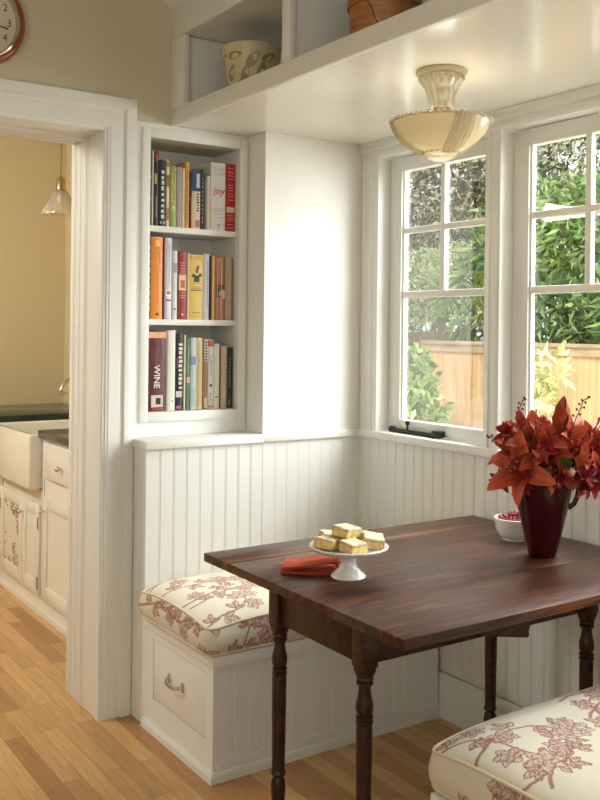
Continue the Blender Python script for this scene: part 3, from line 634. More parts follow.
# ------------------------------------------------------------------ on the table: cake stand, bars, napkin
ct=(.066,-1.233,ZT+.0005)
ck=thing('cake_stand','white china cake stand with fluted rim holding lemon bars','cake stand',ct)
b=NB(); lathe(b,[(0,.0),(.044,0),(.046,.003),(.043,.008),(.033,.016),(.023,.027),(.019,.04),(.02,.05),(.026,.057),(.03,.058)],ct,32); obj('pedestal',b,M['white_china'],ck)
b=NB(); fl=lambda i,a: 1+.012*cos(a*44) if 3<=i<=6 else 1
lathe(b,[(0,.058),(.04,.058),(.075,.066),(.092,.0715),(.1,.075),(.103,.081),(.1,.0835),(.09,.079),(.07,.075),(0,.073)],ct,176,mod=fl); obj('plate',b,M['white_china'],ck)
rtv=Vector((.829,-.559,0)); fwv=Vector((.559,.829,0))
def bar(off,z,rz,tilt,label,s=1):
    p=Vector(ct)+rtv*off[0]-fwv*off[1]; r=thing('lemon_bar',label,'pastry',(p.x,p.y,ct[2]+z),'lemon bars on the cake stand',rot=(tilt[0],tilt[1],rz))
    w=.0275*s; h=.025; rng=random.Random(int(rz*100)+int(z*1e4))
    b=NB(); box(b,-w,w,-w*.95,w*.95,0,h-.004,.003); bmesh.ops.subdivide_edges(b,edges=b.edges,cuts=3,use_grid_fill=True)
    for v in b.verts: v.co+=Vector((rng.uniform(-1,1),rng.uniform(-1,1),rng.uniform(-.6,.6)))*.0009
    obj('crust',b,M['bar'],r,local=True)
    b=NB(); box(b,-w*.97,w*.97,-w*.92,w*.92,h-.0042,h+.001,.002); bmesh.ops.subdivide_edges(b,edges=b.edges,cuts=3,use_grid_fill=True)
    for v in b.verts: v.co+=Vector((rng.uniform(-1,1),rng.uniform(-1,1),rng.uniform(-1,1)))*.0011
    obj('sugar_top',b,M['sugar'],r,local=True)
bar((-.056,.018),.078,.45,(.06,.10),'lemon bar at front left of the cake stand',1.0)
bar((-.045,-.045),.079,-.35,(.05,.08),'lemon bar at back left edge of the plate',1.0)
bar((.008,.052),.0775,.1,(.10,0),'lemon bar at front centre of the plate under the topmost',.98)
bar((.060,.006),.084,1.0,(.16,-.16),'lemon bar at right side of the plate',1.05)
bar((.022,-.05),.079,.7,(-.06,0),'lemon bar hidden at the back of the plate',1)
bar((-.006,-.006),.1035,.2,(.10,.06),'topmost lemon bar resting on the pile',1.05)
# napkin
nk=(.022,-1.115,ZT+.0006)
npk=thing('napkin','folded rust orange cloth napkin beside the cake stand','napkin',nk)
def sheet(bm,fn,nu,nv,th=.0011):
    g=[[Vector(fn(u/(nu-1),v/(nv-1))) for u in range(nu)] for v in range(nv)]
    T=[[bm.verts.new(p) for p in r] for r in g]; 
    Bt=[[bm.verts.new(p-Vector((0,0,th))) for p in r] for r in g]
    for j in range(nv-1):
        for i in range(nu-1):
            bm.faces.new((T[j][i],T[j][i+1],T[j+1][i+1],T[j+1][i])); bm.faces.new((Bt[j][i],Bt[j+1][i],Bt[j+1][i+1],Bt[j][i+1]))
    for i in range(nu-1):
        bm.faces.new((T[0][i],Bt[0][i],Bt[0][i+1],T[0][i+1])); bm.faces.new((T[-1][i],T[-1][i+1],Bt[-1][i+1],Bt[-1][i]))
    for j in range(nv-1):
        bm.faces.new((T[j][0],T[j+1][0],Bt[j+1][0],Bt[j][0])); bm.faces.new((T[j][-1],Bt[j][-1],Bt[j+1][-1],T[j+1][-1]))
# frame: u along rtv (left->right in the photo), v along -fwv (towards the camera)
def NP(u,v,z): p=Vector(nk)+rtv*u-fwv*v; return (p.x,p.y,nk[2]+z)
b=NB()
sheet(b,lambda s,t:NP(-.075+.15*s,-.05+.10*t+.012*sin(s*3),.0022+.001*sin(s*9+t*5)),24,10)
# folded stack: a cloth that rolls over at the right hand end
def fold(s,t,lift=0,sh=0):
    L=.135; R0=.0125+lift*.3; q=s*(2*L+PI*R0)
    w=.002*sin(t*7+s*4)
    if q<L: u=-.062+q; z=.0042+w*.4
    elif q<L+PI*R0: a=(q-L)/R0; u=-.062+L+R0*1.3*sin(a); z=.0042+R0*(1-cos(a))
    else: q2=q-L-PI*R0; u=-.062+L-q2; z=.0042+2*R0-.012*min(1,q2/.1)**1.2+w
    return NP(u+sh*t,-.043+.093*t+.010*sin(s*2),max(z,.004)+lift)
sheet(b,lambda s,t:fold(s,t,0,-.012),44,12)
sheet(b,lambda s,t:fold(min(1,.52+s*.48),t,.003,-.004),24,12)
# pointed flap at the left
sheet(b,lambda s,t:NP(-.098+.075*s,-.024+.05*t*s+.01*s,.0035+.012*s*(1-s)+.003*sin(t*6)*s+.004*s),16,10)
obj('cloth',b,M['napkin'],npk,smooth=60)

# ------------------------------------------------------------------ berries bowl
bc=(.768,-1.152,ZT+.0005)
bw=thing('small_bowl','small white bowl of red berries behind the dark red vase','bowl',bc)
b=NB(); lathe(b,[(0,.004),(.034,.004),(.034,0),(.039,0),(.04,.006),(.051,.014),(.0595,.032),(.0635,.054),(.0645,.056),(.0645,.062),(.066,.066),(.063,.068),(.06,.062),(.05,.03),(.03,.012),(0,.01)],bc,40); obj('body',b,M['white_china'],bw)
proto=None; rng=random.Random(5); placed=[]
def settle(): 
    for ring,(rad,n,z) in enumerate([(.052,28,.058),(.04,22,.063),(.028,15,.068),(.016,9,.072),(.004,3,.076),(.046,24,.066),(.034,17,.072),(.02,10,.078)]):
        for k in range(n):
            a=2*PI*k/n+ring*.4+rng.uniform(-.06,.06); yield (bc[0]+rad*cos(a),bc[1]+rad*sin(a),bc[2]+z+rng.uniform(-.0015,.0015))
for p in settle():
    if proto is None:
        b=NB(); ball(b,(0,0,0),.0052,10); proto=obj('berry',b,M['berry']); tag(proto,'tiny glossy red berry heaped in the small white bowl','berry','red berries in the bowl'); proto.location=p
    else:
        o=proto.copy(); C.objects.link(o); o.location=p
# filling below the visible layer
b=NB(); lathe(b,[(0,.05),(.045,.05),(.0475,.055),(.03,.062),(0,.066)],bc,24); o=obj('berry_filling',b,M['berry'],bw)

# ------------------------------------------------------------------ vase and bouquet
vc=Vector((.677,-1.34,ZT+.0005))
vs=thing('vase','dark red glazed jug vase holding the orange lilies','vase',vc)
b=NB(); lathe(b,[(0,.0),(.036,0),(.039,.004),(.045,.03),(.060,.09),(.073,.15),(.081,.2),(.086,.24),(.0885,.265),(.089,.27),(.085,.27),(.082,.24),(.069,.15),(.04,.04),(0,.02)],vc,40); obj('body',b,M['vase'],vs)
b=NB(); hd=(rtv*.9+fwv*-.1).normalized()
pts=[vc+hd*r+Vector((0,0,z)) for r,z in ((.084,.262),(.094,.258),(.101,.235),(.102,.205),(.097,.175),(.087,.15),(.07,.138))]
tube(b,pts,[.008,.007,.007,.0075,.0075,.007,.008],10); obj('handle',b,M['vase'],vs)
def BP(r,u,t): return vc+rtv*r-fwv*t+Vector((0,0,u))
ORA=np.array(lin((194,76,46))[:3]); DEEP=np.array(lin((128,26,22))[:3]); PALE=np.array(lin((228,140,84))[:3])
def petal_mesh(L,Wd,curl,roll,seed,cup=.12,cA=DEEP,cB=ORA,cC=PALE):
    # built pointing +Z, outer side -Y (recurves towards -Y)
    n,mn=13,7; V=[];F=[];Cc=[]; rg=random.Random(seed)
    y=z=0; ang=roll; 
    for i in range(n):
        t=i/(n-1); w=Wd*(sin(PI*min(1,t*.93+.07)**.85)**.8)*(1 if t<.97 else .4)
        for j in range(mn):
            s=(j/(mn-1)-.5)*2; off=cup*w*(s*s)*1.1-.05*w*cos(s*PI)*(1 if abs(s)<.5 else 0)
            ruf=.13*w*sin(t*13+seed*1.7)*abs(s)
            V.append((s*w*.5,y+(off+ruf)*cos(ang),z-(off+ruf)*sin(ang)*-1*0+off*sin(ang)*.5))
            k=min(1,t*1.2); edge=abs(s)**2; c=cA*(1-k)+cB*k; c=c*(1-.32*edge*t)+cC*.32*edge*t
            if abs(s)<.18: c=c*.75+cC*.25*.9
            Cc.append((*(c*rg.uniform(.92,1.08)),1))
        ang+=curl/(n-1)*(.4+1.2*t); st=L/(n-1); y-=st*sin(ang); z+=st*cos(ang)
    for i in range(n-1):
        for j in range(mn-1): F.append((i*mn+j,i*mn+j+1,(i+1)*mn+j+1,(i+1)*mn+j))
    return V,F,Cc
def aim(d,spin=0):
    q=Vector(d).normalized().to_track_quat('Z','Y'); return (q.to_matrix()@Matrix.Rotation(spin,3,'Z')).to_euler()
def lily(p,d,size,openn,label,spin=0,seed=0,dark=0):
    r=thing('lily',label,'flower',p,'orange lilies in the vase',rot=aim(d,spin))
    a,bq,c=DEEP*(1-.3*dark),ORA*(1-dark*.45)+DEEP*dark*.45,PALE*(1-dark*.4)
    for k in range(6):
        inner=k%2; V,F,Cc=petal_mesh(size*(1 if inner else .97),size*(.46 if inner else .34),openn*(1.0+.12*((k*7+seed)%5-2)),.2+openn*.12,seed*7+k,cA=a,cB=bq,cC=c)
        M4=Matrix.Rotation(k*PI/3+(.06*((k*5+seed)%3-1)),4,'Z')@Matrix.Translation((0,-.005,-.02-(0 if inner else .002)))@Matrix.Rotation(.22,4,'X')
        V=[tuple(M4@Vector(v)) for v in V]; pyobj('petal',V,F,M['petal'],r,Cc,smooth=70)
    for k in range(6):
        b=NB(); a_=k*PI/3+.3; e=Vector((.018*cos(a_),.018*sin(a_),size*.62)); tube(b,[(0,0,-.01),e*.5+Vector((0,0,.006)),e],[.0012,.001,.0009],5)
        ball(b,e,.0028,6,2.2); obj('stamen',b,M['bud'],r,local=True)
    return r
def stem(name,label,pts,rad,m,cat,group=None):
    b=NB(); tube(b,pts,rad,6); return tag(obj(name,b,m),label,cat,group)
cen=vc+Vector((0,0,.22))
def stalk(r,p,rad=.003):   # a flower's own stem, as a part, from its base down into the vase
    inv=Matrix.LocRotScale(r.location,r.rotation_euler,None).inverted()
    q=vc+Vector((.02*random.uniform(-1,1),.02*random.uniform(-1,1),.10)); c1=vc+(Vector(p)-vc)*.32; c1.z=vc.z+.29
    pts=[]
    for k in range(9):
        t=k/8; w=Vector(p)*(1-t)**2+c1*2*t*(1-t)+q*t*t; pts.append(inv@w)
    b=NB(); tube(b,pts,rad,6); obj('stem',b,M['stem'],r,local=True)
FL=[  # right, up, toward camera, facing (right, up, toward), size, openness
 (-.092,.262,.085,(-.6,.32,.75),.125,1.7,'largest open orange lily facing the camera at lower left',0.2,0),
 (-.10,.315,.02,(-.75,.5,.35),.105,1.05,'orange-red lily tipped left above the largest bloom',.5,.5),
 (-.035,.345,.045,(-.2,.7,.6),.115,1.0,'red lily at upper left behind the tall bud',.1,.6),
 (.035,.33,.05,(.1,.6,.8),.12,1.15,'orange lily in the middle of the bouquet below the bud',.9,.1),
 (.10,.33,.03,(.55,.6,.55),.125,1.1,'bright orange lily at upper right of the bouquet',.3,0),
 (.125,.275,.06,(.7,.1,.7),.105,1.2,'orange lily low on the right side of the bouquet',.0,0),
 (.165,.27,.03,(.8,.1,.5),.11,1.1,'orange lily reaching right beside the low right bloom',.4,.1),
 (.085,.28,.075,(.25,.15,.9),.10,1.15,'coral orange lily facing the camera right of the smaller bud',.6,.1),
 (.13,.235,.085,(.5,-.3,.85),.095,1.2,'red orange lily nodding low right of the jug handle',.3,.35),
 (-.02,.31,.075,(-.1,.5,.85),.105,1.1,'deep orange lily below the tall bud, left of centre',.2,.4),
 (.03,.29,-.07,(.1,.7,-.6),.10,1.1,'orange lily at the back of the bouquet nearest the window',.4,.3),
 (-.06,.29,-.06,(-.6,.5,-.5),.095,1.1,'dark orange lily at the back left by the window',.2,.4),
 (.19,.315,.0,(.9,.35,.3),.10,1.1,'orange lily at the far right tip of the bouquet',.7,.0),
 (.165,.36,-.03,(.6,.8,.1),.09,.9,'orange red lily high at the right edge of the photo',.7,.3),
 (-.01,.255,.10,(.0,-.35,.9),.07,.9,'small deep red lily over the front of the jug rim',.4,.8),
 (.06,.36,-.01,(.2,.9,.3),.09,.75,'half-open red lily right of the tall bud',.4,.5),
]
for i,(r_,u_,t_,(fr,fu,ft),sz,op,lab,sp,dk) in enumerate(FL):
    p=BP(r_,u_,t_); dv=rtv*fr+Vector((0,0,fu))-fwv*ft; dv.normalize(); p=p-dv*.03
    f=lily(p,dv,sz,op,lab,sp,i,dk); stalk(f,p-dv*.02)
# closed buds
def bud(p,d,L,wd,label,col=None):
    r=thing('lily_bud',label,'flower bud',p,'lily buds in the vase',rot=aim(d))
    for k in range(3):
        V,F,Cc=petal_mesh(L,wd,-.6,.15,50+k,cup=.45,cA=np.array(lin((150,60,34))[:3]),cB=np.array(lin((178,62,36))[:3]),cC=np.array(lin((206,110,62))[:3]))
        M4=Matrix.Rotation(k*2*PI/3,4,'Z')@Matrix.Translation((0,-wd*.22,0)); pyobj('petal',[tuple(M4@Vector(v)) for v in V],F,M['petal'],r,Cc,smooth=70)
    stalk(r,p); return r
bud(BP(.036,.352,.055),rtv*.02+Vector((0,0,1))-fwv*.15,.115,.05,'tall upright closed orange bud at the top of the bouquet')
bud(BP(.066,.262,.10),rtv*.28+Vector((0,0,1))-fwv*.15,.085,.036,'smaller pointed orange bud over the front right of the jug')
bud(BP(-.065,.372,.03),rtv*-.3+Vector((0,0,1)),.05,.03,'small greenish red bud at upper left of the bouquet')
# leaf blade
def blade(V0,d,side,L,wd,bend=.4):
    V=[];F=[];n=9; d=Vector(d).normalized(); s=Vector(side).normalized(); nrm=d.cross(s); 
    for i in range(n):
        t=i/(n-1); c=Vector(V0)+d*(L*t)+nrm*(bend*L*t*t*-1); w=wd*sin(PI*min(1,t*.95+.05))**.9
        V+= [c-s*w*.5+nrm*.12*w,c,c+s*w*.5+nrm*.12*w]
    for i in range(n-1):
        for j in range(2): F.append((i*3+j,i*3+j+1,(i+1)*3+j+1,(i+1)*3+j))
    return V,F
def leaves(label,items):
    r=thing('leaf_sprig',label,'foliage',items[0][0],'green leaves in the bouquet')
    for (p,d,s,L,w,bn) in items:
        V,F=blade(Vector(p)-Vector(r.location),d,s,L,w,bn); o=pyobj('leaf',V,F,M['green'],r,smooth=70)
    b=NB(); q=vc+Vector((0,0,.12)); tube(b,[Vector(items[0][0]),(Vector(items[0][0])+q)/2+Vector((0,0,.03)),q],.0025,6); obj('stem',b,M['stem'],r)
leaves('green leaf sprig above the jug rim at front centre',[(BP(.015,.262,.085),rtv*.55-fwv*.5+Vector((0,0,.5)),rtv*.5+Vector((0,0,-.8)),.07,.032,.5),(BP(.0,.265,.075),rtv*-.5-fwv*.6+Vector((0,0,-.1)),rtv+Vector((0,0,.6)),.05,.026,.4)])
leaves('green leaf sprig low on the right side of the bouquet',[(BP(.105,.235,.09),rtv*.9-fwv*.4+Vector((0,0,-.15)),Vector((0,0,1))-fwv*.5,.075,.022,.4),(BP(.12,.225,.07),rtv*.8+Vector((0,0,-.2)),Vector((0,0,1))-fwv*.5,.06,.02,.3)])
leaves('drooping tan lily leaf hanging over the jug front',[(BP(-.015,.262,.10),rtv*.0-fwv*.25+Vector((0,0,-1)),rtv*1+Vector((0,0,.1)),.03,.016,.2)])
# hanging petal over rim
r=thing('fallen_petal','orange petal drooping over the front rim of the jug','petal',BP(.002,.268,.088),rot=aim(-Vector((0,0,1))-fwv*.35+rtv*.05,1.2))
V,F,Cc=petal_mesh(.085,.034,-.5,.0,77,cB=PALE); pyobj('petal',V,F,M['petal'],r,Cc,smooth=70)
# small dark red filler flowers (alstroemeria like clusters)
def cluster(p,d,label,sc=1,seed=1,c=(138,24,34)):
    rg=random.Random(seed); r=thing('filler_flower',label,'flower',p,'small red filler flowers',rot=aim(d)); cA=np.array(lin(c)[:3])
    for k in range(14):
        V,F,Cc=petal_mesh(.034*sc,.015*sc,.7,.2,seed+k,cA=cA*.7,cB=cA,cC=cA*1.5)
        M4=Matrix.Rotation(rg.uniform(0,6.28),4,'Z')@Matrix.Rotation(rg.uniform(.1,1.2),4,'X')@Matrix.Translation((0,0,.006)); pyobj('petal',[tuple(M4@Vector(v)) for v in V],F,M['petal'],r,Cc,smooth=70)
    stalk(r,p,.002)
cs_=[(-.105,.345,.02,'dark red filler bloom at upper left of the bouquet'),(-.07,.215,.05,'dark red filler bloom under the largest lily'),(.085,.245,.10,'red filler bloom right of the smaller bud'),(.10,.215,.08,'deep red filler bloom hanging low beside the jug handle'),(.13,.235,.07,'red filler bloom at lower right edge'),(.155,.225,.05,'rosy red filler bloom at far lower right'),(-.02,.30,.08,'dark red filler bloom between the left lilies'),(.0,.36,.0,'dark red filler bloom at the top behind the bud'),(.125,.30,.05,'red filler bloom between the right hand lilies'),(-.12,.215,.02,'dark red filler bloom below the left petals'),(.02,.24,.10,'deep red filler bloom above the rim beside the white bud'),(.075,.31,.07,'deep red filler bloom in the middle right')]
for i,(r_,u_,t_,lab) in enumerate(cs_):
    cluster(BP(r_,u_,t_),rtv*r_*4+Vector((0,0,.3+(u_-.27)*3))-fwv*.8,lab,1.1,10+i,(164,40,38) if i%2 else (140,30,34))
# white rose bud
p=BP(.045,.247,.115); r=thing('rose_bud','small cream pink bud at the rim of the jug','flower bud',p,rot=aim(-fwv*.6+Vector((0,0,.8))))
for k in range(6):
    V,F,Cc=petal_mesh(.026,.02,-.5,.25,90+k,cup=.6,cA=np.array(lin((206,150,110))[:3]),cB=np.array(lin((236,214,186))[:3]),cC=np.array(lin((240,180,150))[:3]))
    M4=Matrix.Rotation(k*1.1,4,'Z')@Matrix.Translation((0,-.006+.0006*k,0)); pyobj('petal',[tuple(M4@Vector(v)) for v in V],F,M['petal'],r,Cc,smooth=70)
stalk(r,p,.002)
# berried twigs
def twig(pts,label,seed=0,nb=9):
    rg=random.Random(seed); P=[BP(*q) for q in pts]; r=thing('berry_twig',label,'twig',P[0],'berried twigs in the vase')
    b=NB(); tube(b,[P[0]*.4+(vc+Vector((0,0,.2)))*.6]+P,.0014,6); obj('stem',b,M['twig'],r)
    for k in range(nb):
        t=(.25+.75*k/(nb-1))*(len(P)-1); i=min(int(t),len(P)-2); q=P[i].lerp(P[i+1],t-i)+rtv*(.008*(1 if k%2 else -1)*rg.uniform(.6,1.2))+Vector((0,0,rg.uniform(-.003,.004)))
        if k==nb-1: q=P[-1]
        b=NB(); ball(b,q,.0034,7,1.25); tube(b,[q,P[i].lerp(P[i+1],t-i)-Vector((0,0,.004))],.0007,4); obj('berry',b,M['bud'],r)
twig([(-.07,.36,.03),(-.078,.40,.03),(-.074,.43,.03),(-.064,.452,.03)],'dark berried twig standing up at the left of the bouquet',1)
twig([(.075,.37,.03),(.085,.40,.03),(.097,.425,.03),(.103,.445,.03),(.118,.456,.03)],'curved berried twig standing up at the right of the tall bud',2)
twig([(.15,.37,.0),(.17,.40,.0),(.185,.42,.0),(.19,.44,.0)],'berried twig at the far right of the bouquet',3)
twig([(-.13,.32,.0),(-.148,.335,.0),(-.16,.34,.0)],'short berried twig poking out at far left',4,5)
twig([(-.07,.235,.06),(-.085,.2,.06),(-.1,.185,.06)],'drooping thin twig hanging down beside the jug',5,3)

# ------------------------------------------------------------------ ceiling lamp
lc=Vector((.455,-1.14,ZN-.0005))
lp=thing('ceiling_lamp','vintage cream glass bowl ceiling lamp hanging over the table','lamp',lc)
b=NB(); lathe(b,[(0,0),(.072,0),(.074,-.004),(.072,-.012),(.062,-.016),(0,-.016)],lc,36); obj('canopy',b,M['shade'],lp,label='cream ceiling canopy disc')
flu=lambda i,a:1+.05*cos(a*14)
b=NB(); lathe(b,[(.062,-.017),(.064,-.024),(.058,-.034),(.047,-.05),(.04,-.07),(.036,-.09),(.035,-.106),(.037,-.112)],lc,84,mod=flu); 
for k in range(18): ball(b,lc+Vector((.063*cos(k*PI/9),.063*sin(k*PI/9),-.024)),.005,6)
obj('fluted_neck',b,M['clear'],lp,label='clear fluted glass neck')
b=NB(); lathe(b,[(.0,-.085),(.014,-.086),(.018,-.1),(.026,-.108),(.026,-.122),(.012,-.128),(.005,-.15),(.005,-.23),(0,-.23)],lc,20); obj('lamp_socket',b,M['brass'],lp)
b=NB()
bp=[(.03,-.244),(.05,-.238),(.08,-.224),(.108,-.203),(.128,-.18),(.138,-.16),(.142,-.148)]
lathe(b,bp+[(.139,-.147),(.134,-.161),(.124,-.178),(.104,-.199),(.078,-.219),(.05,-.233),(.03,-.239)],lc,64)
obj('bowl_shade',b,M['shade'],lp,label='cream glass bowl shade')
b=NB()
# clear pressed panels: three broad fan ribs over the bowl, beaded rim
for q in range(3):
    a0=math.atan2(-.66,-.75)+.62+q*2*PI/3
    for k in range(5):
        aa=a0+(k-2)*.09; tube(b,[lc+Vector(((r+.0015)*cos(aa+(1-r/.14)*.15*(k-2)),(r+.0015)*sin(aa+(1-r/.14)*.15*(k-2)),z)) for r,z in bp],[.003,.0045,.006,.007,.0075,.0075,.007],6)
for k in range(56): a=2*PI*k/56; ball(b,lc+Vector((.1455*cos(a),.1455*sin(a),-.147)),.0052,6)
tube(b,[lc+Vector((.1435*cos(2*PI*k/48),.1435*sin(2*PI*k/48),-.15)) for k in range(48)],.003,6,closed=True)
obj('beaded_rim',b,M['rib'],lp,label='clear beaded glass rim and ribs')
b=NB(); lathe(b,[(.046,-.232),(.05,-.235),(.05,-.242),(.044,-.250),(.03,-.258),(.012,-.263),(0,-.264)],lc,30)
for k in range(20): ball(b,lc+Vector((.0505*cos(k*PI/10),.0505*sin(k*PI/10),-.237)),.0045,6)
obj('bottom_rosette',b,M['clear'],lp)

# ------------------------------------------------------------------ clock
ccx,ccz=-.562,2.41
ck_=thing('wall_clock','round wall clock with copper wooden rim above the doorway','clock',(ccx,-.001,ccz))
def ring_y(bm,prof,n=64):
    rings=[[bm.verts.new((ccx+r*cos(2*PI*k/n),y,ccz+r*sin(2*PI*k/n))) for k in range(n)] for r,y in prof]
    for a,b_ in zip(rings,rings[1:]):
        for k in range(n): bm.faces.new((a[k],a[(k+1)%n],b_[(k+1)%n],b_[k]))
    return rings
b=NB(); ring_y(b,[(.15,-.001),(.155,-.012),(.152,-.026),(.142,-.034),(.134,-.034),(.132,-.02),(.132,-.001)]); obj('rim',b,M['copper'],ck_,label='copper brown rim')
b=NB(); ring_y(b,[(.133,-.02),(.133,-.035),(.128,-.038),(.124,-.034),(.122,-.018)]); obj('bezel',b,M['chrome'],ck_)
b=NB(); rr=ring_y(b,[(.1325,-.001),(.1325,-.018)]); b.faces.new(rr[1]); obj('dial',b,M['face'],ck_)
b=NB()
for hnum in range(1,13):
    t=text_mesh(str(hnum),.034); a=PI/2-hnum*PI/6
    bmesh.ops.transform(t,matrix=Matrix.Translation((ccx+.1*cos(a),-.0185,ccz+.1*sin(a)))@Matrix.Rotation(PI/2,4,'X'),verts=t.verts)
    me=bpy.data.meshes.new('x'); t.to_mesh(me); t.free(); b.from_mesh(me); bpy.data.meshes.remove(me)
obj('numerals',b,cmat((52,48,40)),ck_,smooth=0)
for L_,a,w in ((.098,-.20,.004),(.06,1.9,.006)):
    b=NB(); box(b,-.015,L_,-.0225,-.0205,-w/2,w/2); bmesh.ops.transform(b,matrix=Matrix.Translation((ccx,0,ccz))@Matrix.Rotation(-a,4,'Y'),verts=b.verts); obj('hand',b,cmat((40,36,32)),ck_)

# ------------------------------------------------------------------ kitchen beyond the doorway
b=NB(); box(b,-2.6,.75,2.7,2.8,0,2.7); box(b,.72,.8,YJ,2.7,0,2.7); box(b,-2.7,-2.6,YJ,2.8,0,2.7)
struct('wall_kitchen',b,M['kwall'],'warm tan kitchen wall seen through the doorway','wall')
b=NB(); box(b,-2.6,.72,YJ,2.7,2.6,2.68); struct('ceiling_kitchen',b,M['wall'],'white kitchen ceiling','ceiling')
XK=.111
def cabinet(label,y0,y1,z1,doors,drawer=None):
    r=thing('cabinet',label,'cabinet',(XK+.3,(y0+y1)/2,0))
    b=NB(); x=XK+.002
    box(b,x+.004,.715,y0+.0005,y1-.0005,.0,z1); 
    # face frame
    box(b,XK,x+.0035,y0+.0005,y1-.0005,.025,.085); box(b,XK,x+.0035,y0+.0005,y1-.0005,z1-.028,z1)
    box(b,XK-.012,x+.0035,y0+.0005,y1-.0005,0,.024)
    ys=sorted(set([y0+.0005,y1-.0005]))
    box(b,XK,x+.0035,y0+.0005,y0+.018,.0855,z1-.0285); box(b,XK,x+.0035,y1-.018,y1-.0005,.0855,z1-.0285)
    obj('carcass',b,M['cab'],r)
    for (a,c,za,zb,kn,hinge,fabric) in doors:
        st=.055
        b=NB(); xo=XK-.014
        box(b,xo,XK-.0005,a,a+st,za,zb,.0015); box(b,xo,XK-.0005,c-st,c,za,zb,.0015); box(b,xo,XK-.0005,a+st,c-st,za,za+st+.01,.0015); box(b,xo,XK-.0005,a+st,c-st,zb-st,zb,.0015)
        if not fabric: box(b,xo+.008,XK-.0008,a+st,c-st,za+st,zb-st)
        dr=obj('door',b,M['cab'],r)
        if fabric:
            n=60; V=[];F=[];col=[]; Tt,px_=toile(.8,.6,9)
            for i in range(n):
                for j in range(90):
                    yy=a+st-.002+(c-a-2*st+.004)*i/(n-1); z=za+st+(zb-za-2*st)*j/89
                    V.append((xo+.009+.003*sin(i*.9),yy,z)); col.append(Tt[min(int((z-za)/px_),Tt.shape[0]-1),min(int((yy-a)*1.3/px_),Tt.shape[1]-1)])
            for i in range(n-1):
                for j in range(89): F.append((i*90+j,(i+1)*90+j,(i+1)*90+j+1,i*90+j+1))
            V=[Vector(v)-worldloc(dr) for v in V]
            pyobj('fabric_panel',V,F,M['toile'],dr,cols(np.array(col)),smooth=70)['label']='red toile fabric panel'
        b=NB(); ball(b,(XK-.034,kn[0],kn[1]),.012,10); tube(b,[(XK-.014,kn[0],kn[1]),(XK-.034,kn[0],kn[1])],.005,8); obj('knob',b,M['chrome'],dr)
        for zz in (za+.06,zb-.09): b=NB(); box(b,XK-.0175,XK-.0142,hinge-.007,hinge+.007,zz-.03,zz+.03,.001); obj('hinge',b,M['brass'],dr)
    if drawer:
        a,c,za,zb,kn=drawer
        b=NB(); box(b,XK-.014,XK-.0005,a,c,za,zb,.002); dr=obj('drawer',b,M['cab'],r)
        b=NB(); ball(b,(XK-.034,kn[0],kn[1]),.013,10); tube(b,[(XK-.014,kn[0],kn[1]),(XK-.034,kn[0],kn[1])],.005,8); obj('knob',b,M['chrome'],dr)
    return r
cabinet('cream base cabinet with drawer nearest the kitchen doorway',.31,1.29,.86,[(.80,1.245,.088,.585,(1.215,.515),.81,False),(.33,.79,.088,.585,(.76,.515),.34,False)],(.80,1.245,.675,.845,(.99,.745)))
cabinet('cream sink cabinet with a toile fabric door panel',1.291,1.97,.6,[(1.565,1.945,.088,.53,(1.615,.46),1.935,True),(1.3,1.56,.088,.53,(1.545,.46),1.31,False)])
cabinet('cream corner cabinet beyond the white sink',1.971,2.69,.86,[(2.0,2.35,.088,.7,(2.05,.6),2.34,False)])
ct1=NB(); box(ct1,.088,.7185,.292,1.302,.8605,.895,.003); tag(obj('countertop',ct1,M['stone']),'dark stone countertop near the doorway','countertop')
ct2=NB(); box(ct2,.088,.7185,1.985,2.698,.8605,.905,.003); tag(obj('countertop',ct2,M['stone']),'dark stone countertop beyond the white sink','countertop')
sk=thing('kitchen_sink','white apron front farmhouse sink seen through the doorway','sink',(.38,1.64,.605))
b=NB(); x0,x1,y0,y1,z0,z1=.045,.70,1.306,1.978,.606,.872
def loop(a,c,d,e,z): return [b.verts.new(q) for q in ((a,d,z),(c,d,z),(c,e,z),(a,e,z))]
L1=loop(x0,x1,y0,y1,z0); L2=loop(x0,x1,y0,y1,z1); L3=loop(x0+.035,x1-.12,y0+.03,y1-.03,z1); L4=loop(x0+.05,x1-.135,y0+.045,y1-.045,z0+.03)
for A_,B_ in ((L1,L2),(L2,L3),(L3,L4)):
    for k in range(4): b.faces.new((A_[k],A_[(k+1)%4],B_[(k+1)%4],B_[k]))
b.faces.new(L1[::-1]); b.faces.new(L4)
bmesh.ops.bevel(b,geom=list(b.edges),offset=.012,segments=3,profile=.5,affect='EDGES')
obj('basin',b,M['porc'],sk)
fc=thing('faucet','chrome gooseneck faucet behind the kitchen sink','faucet',(0.565,1.9,.872))
b=NB(); tube(b,[(0.565,1.9,.872),(0.565,1.9,1.04),(0.550,1.9,1.085),(0.510,1.9,1.105),(0.465,1.9,1.10),(0.427,1.9,1.075),(0.415,1.9,1.04)],.011,10); obj('spout',b,M['chrome'],fc)
b=NB(); lathe(b,[(.026,0),(.026,.012),(.016,.03),(0,.03)],(0.565,1.9,.872),16); obj('base',b,M['chrome'],fc)
b=NB(); tube(b,[(0.415,1.9,1.04),(0.415,1.9,1.01)],.014,10); tube(b,[(0.435,1.86,1.03),(0.395,1.86,1.03)],.006,8); obj('spray_tip',b,M['chrome'],fc)
pc=Vector((.303,1.62,1.985))
pd=thing('pendant_lamp','small clear ribbed glass pendant hanging over the kitchen sink','lamp',pc)
b=NB(); lathe(b,[(.098,0),(.098,.008),(.09,.026),(.074,.05),(.056,.085),(.042,.112),(.03,.128)],pc,80,mod=lambda i,a:1+.025*cos(a*20)); obj('glass_shade',b,M['clear'],pd)
